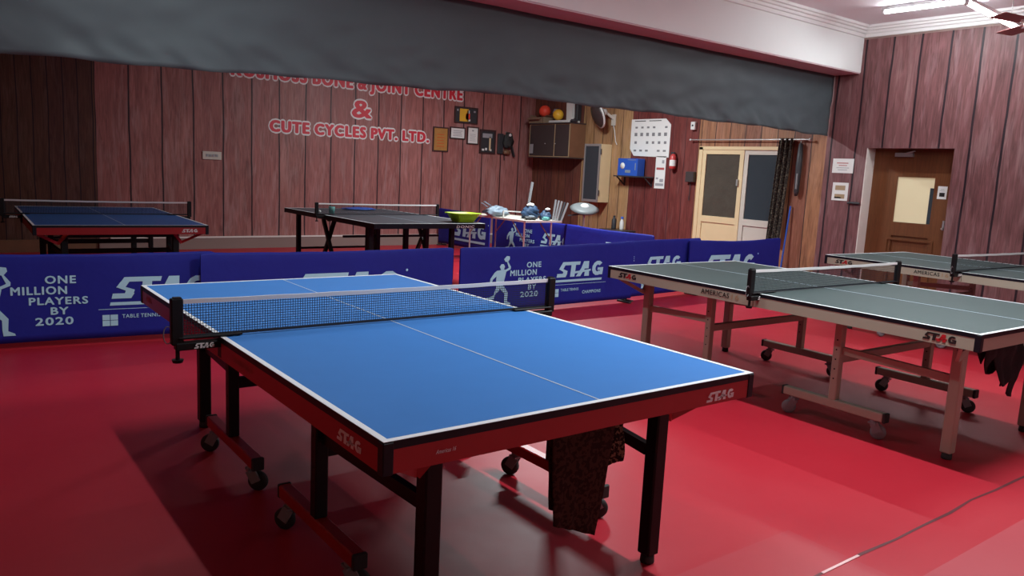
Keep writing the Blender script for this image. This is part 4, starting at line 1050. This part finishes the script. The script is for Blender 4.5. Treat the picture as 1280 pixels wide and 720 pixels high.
# notices near the brown door
wallsheet('notice_sheet', 'white notice with faint lines, upper of two left of the brown door', 'notice', 6.055, 5.75, 1.65, 1.845, art=[('red_line', 'faded_text', [(.2, .66, .75, .72), (.3, .5, .7, .55)]), ('print', 'paper_grey', [(.2, .34, .8, .38), (.28, .2, .72, .24)])])
wallsheet('notice_sheet', 'white notice with two small photographs, lower of two left of the brown door', 'notice', 6.02, 5.79, 1.275, 1.52, art=[('upper_photo', 'gold_trim', [(.18, .58, .82, .84)]), ('lower_photo', 'gold_trim', [(.18, .12, .82, .36)]), ('dark_bar', 'black_text', [(.18, .12, .60, .2)])])
lt = thing('door_latch', 'short black bolt on the wall left of the brown door', 'latch', (XR, 5.68, 1.25))
MB().cyl((-.02, -.08, 0), (-.02, .09, 0), .014, n=10).cbox((-.012, -.06, -.02), (-.001, .07, .02), .003).build('bolt', 'dark_plastic', lt)
MB().ball((-.03, .06, .0), .018, 10).build('knob', 'dark_plastic', lt)

# ------------------------------------------------------------------ lamps and ceiling fan
tube_labels = ['bright ceiling tube light fixed parallel to the right wall, upper right corner', 'second bright tube light hanging lower behind the fan blade',
               'tube light on the ceiling above the bright blue table', 'tube light on the ceiling above the near green table', 'tube light on the ceiling between the two green tables',
               'tube light on the ceiling beyond the black curtain near the cream door', 'tube light on the ceiling beyond the black curtain above the black table']
for (x, y, z, ln, rz, wt), lb in zip(TUBES, tube_labels):
    t = thing('tube_light', lb, 'tube light', (x, y, z), rz)
    tz = .045
    MB().cbox((-ln/2-.03, -.022, tz-.01), (ln/2+.03, .022, tz+.03), .004).build('batten', 'bulb_case', t)
    MB().cyl((-ln/2, 0, .012), (ln/2, 0, .012), .016, n=14).build('tube', 'tube' if x > 8.5 else 'tube_soft', t)
    for s in (-1, 1): MB().cbox((s*ln/2-.015, -.016, -.008), (s*ln/2+.015, .016, tz), .003).build('end_cap', 'bulb_case', t)
    if z+tz+.03 < ZC-.02:
        for s in (-1, 1): MB().cyl((s*ln*.35, 0, tz+.03), (s*ln*.35, 0, ZC-z), .004, n=6).build('hanger', 'silver', t)
    ld = bpy.data.lights.new('lamp_light', 'AREA'); ld.shape = 'RECTANGLE'; ld.size = ln; ld.size_y = .05; ld.energy = wt; ld.color = (.87, .98, 1)
    lo = bpy.data.objects.new('lamp_light', ld); COL.objects.link(lo); lo.parent = t; lo.location = (0, 0, -.02)
    # the batten blocks nothing below it; light leaves downward and to the sides
fan = thing('ceiling_fan', 'maroon ceiling fan whose blade crosses the bright tubes at upper right', 'ceiling fan', (8.72, 3.25, 0))
MB().cyl((0, 0, 3.18), (0, 0, ZC), .014, n=10).lathe([(0, 3.565), (.06, 3.565), (.06, 3.52), (.015, 3.48)], (0, 0, 0), (0, 0, 1), 16).build('down_rod', 'bulb_case', fan)
MB().lathe([(0, 3.20), (.05, 3.195), (.11, 3.16), (.12, 3.10), (.09, 3.06), (0, 3.05)], (0, 0, 0), (0, 0, 1), 24).build('motor', 'fan_brown', fan)
for k in range(3):
    an = math.radians(168+120*k); dv = Vector((math.cos(an), math.sin(an), 0)); nv = Vector((-dv.y, dv.x, 0))
    pts = []
    bl_ = MB(); P = []
    for rr, wv in ((.20, .12), (.35, .15), (.60, .17), (.62, .16)):
        for s, dz in ((-1, -.012), (1, .012)):
            for th in (0, .004): P.append(dv*rr + nv*s*wv/2 + Vector((0, 0, 3.12+dz+th)))
    F = []
    for j in range(3):
        a_ = j*4; b_ = a_+4
        F += [(a_, a_+2, b_+2, b_), (a_+1, b_+1, b_+3, a_+3), (a_, b_, b_+1, a_+1), (a_+2, a_+3, b_+3, b_+2)]
    F += [(0, 1, 3, 2), (12, 14, 15, 13)]
    bo_ = bl_.add(P, F).build('blade', 'fan_brown', fan)
    MB().bar(dv*.09+Vector((0, 0, 3.11)), dv*.26+Vector((0, 0, 3.122)), .035, .008).build('blade_arm', 'bulb_case', bo_)

# ------------------------------------------------------------------ groups of repeats
GROUPS = {'table_tennis_table': 'table tennis tables in the hall', 'table_tennis_net': 'nets on the table tennis tables',
          'barrier': 'blue printed court barriers', 'framed_picture': 'framed certificates and pictures on the back wall',
          'tube_light': 'ceiling tube lights', 'bottle': 'bottles by the right wall', 'ball': 'balls on the wall cabinet',
          'sports_bag': 'bags on the small folding table', 'wall_lettering': 'lines of red lettering on the back wall',
          'notice_sheet': 'paper notices on the right wall and door'}
for o in bpy.data.objects:
    if o.parent is None and o.get('label'):
        g_ = GROUPS.get(o.name.split('.')[0])
        if g_: o['group'] = g_
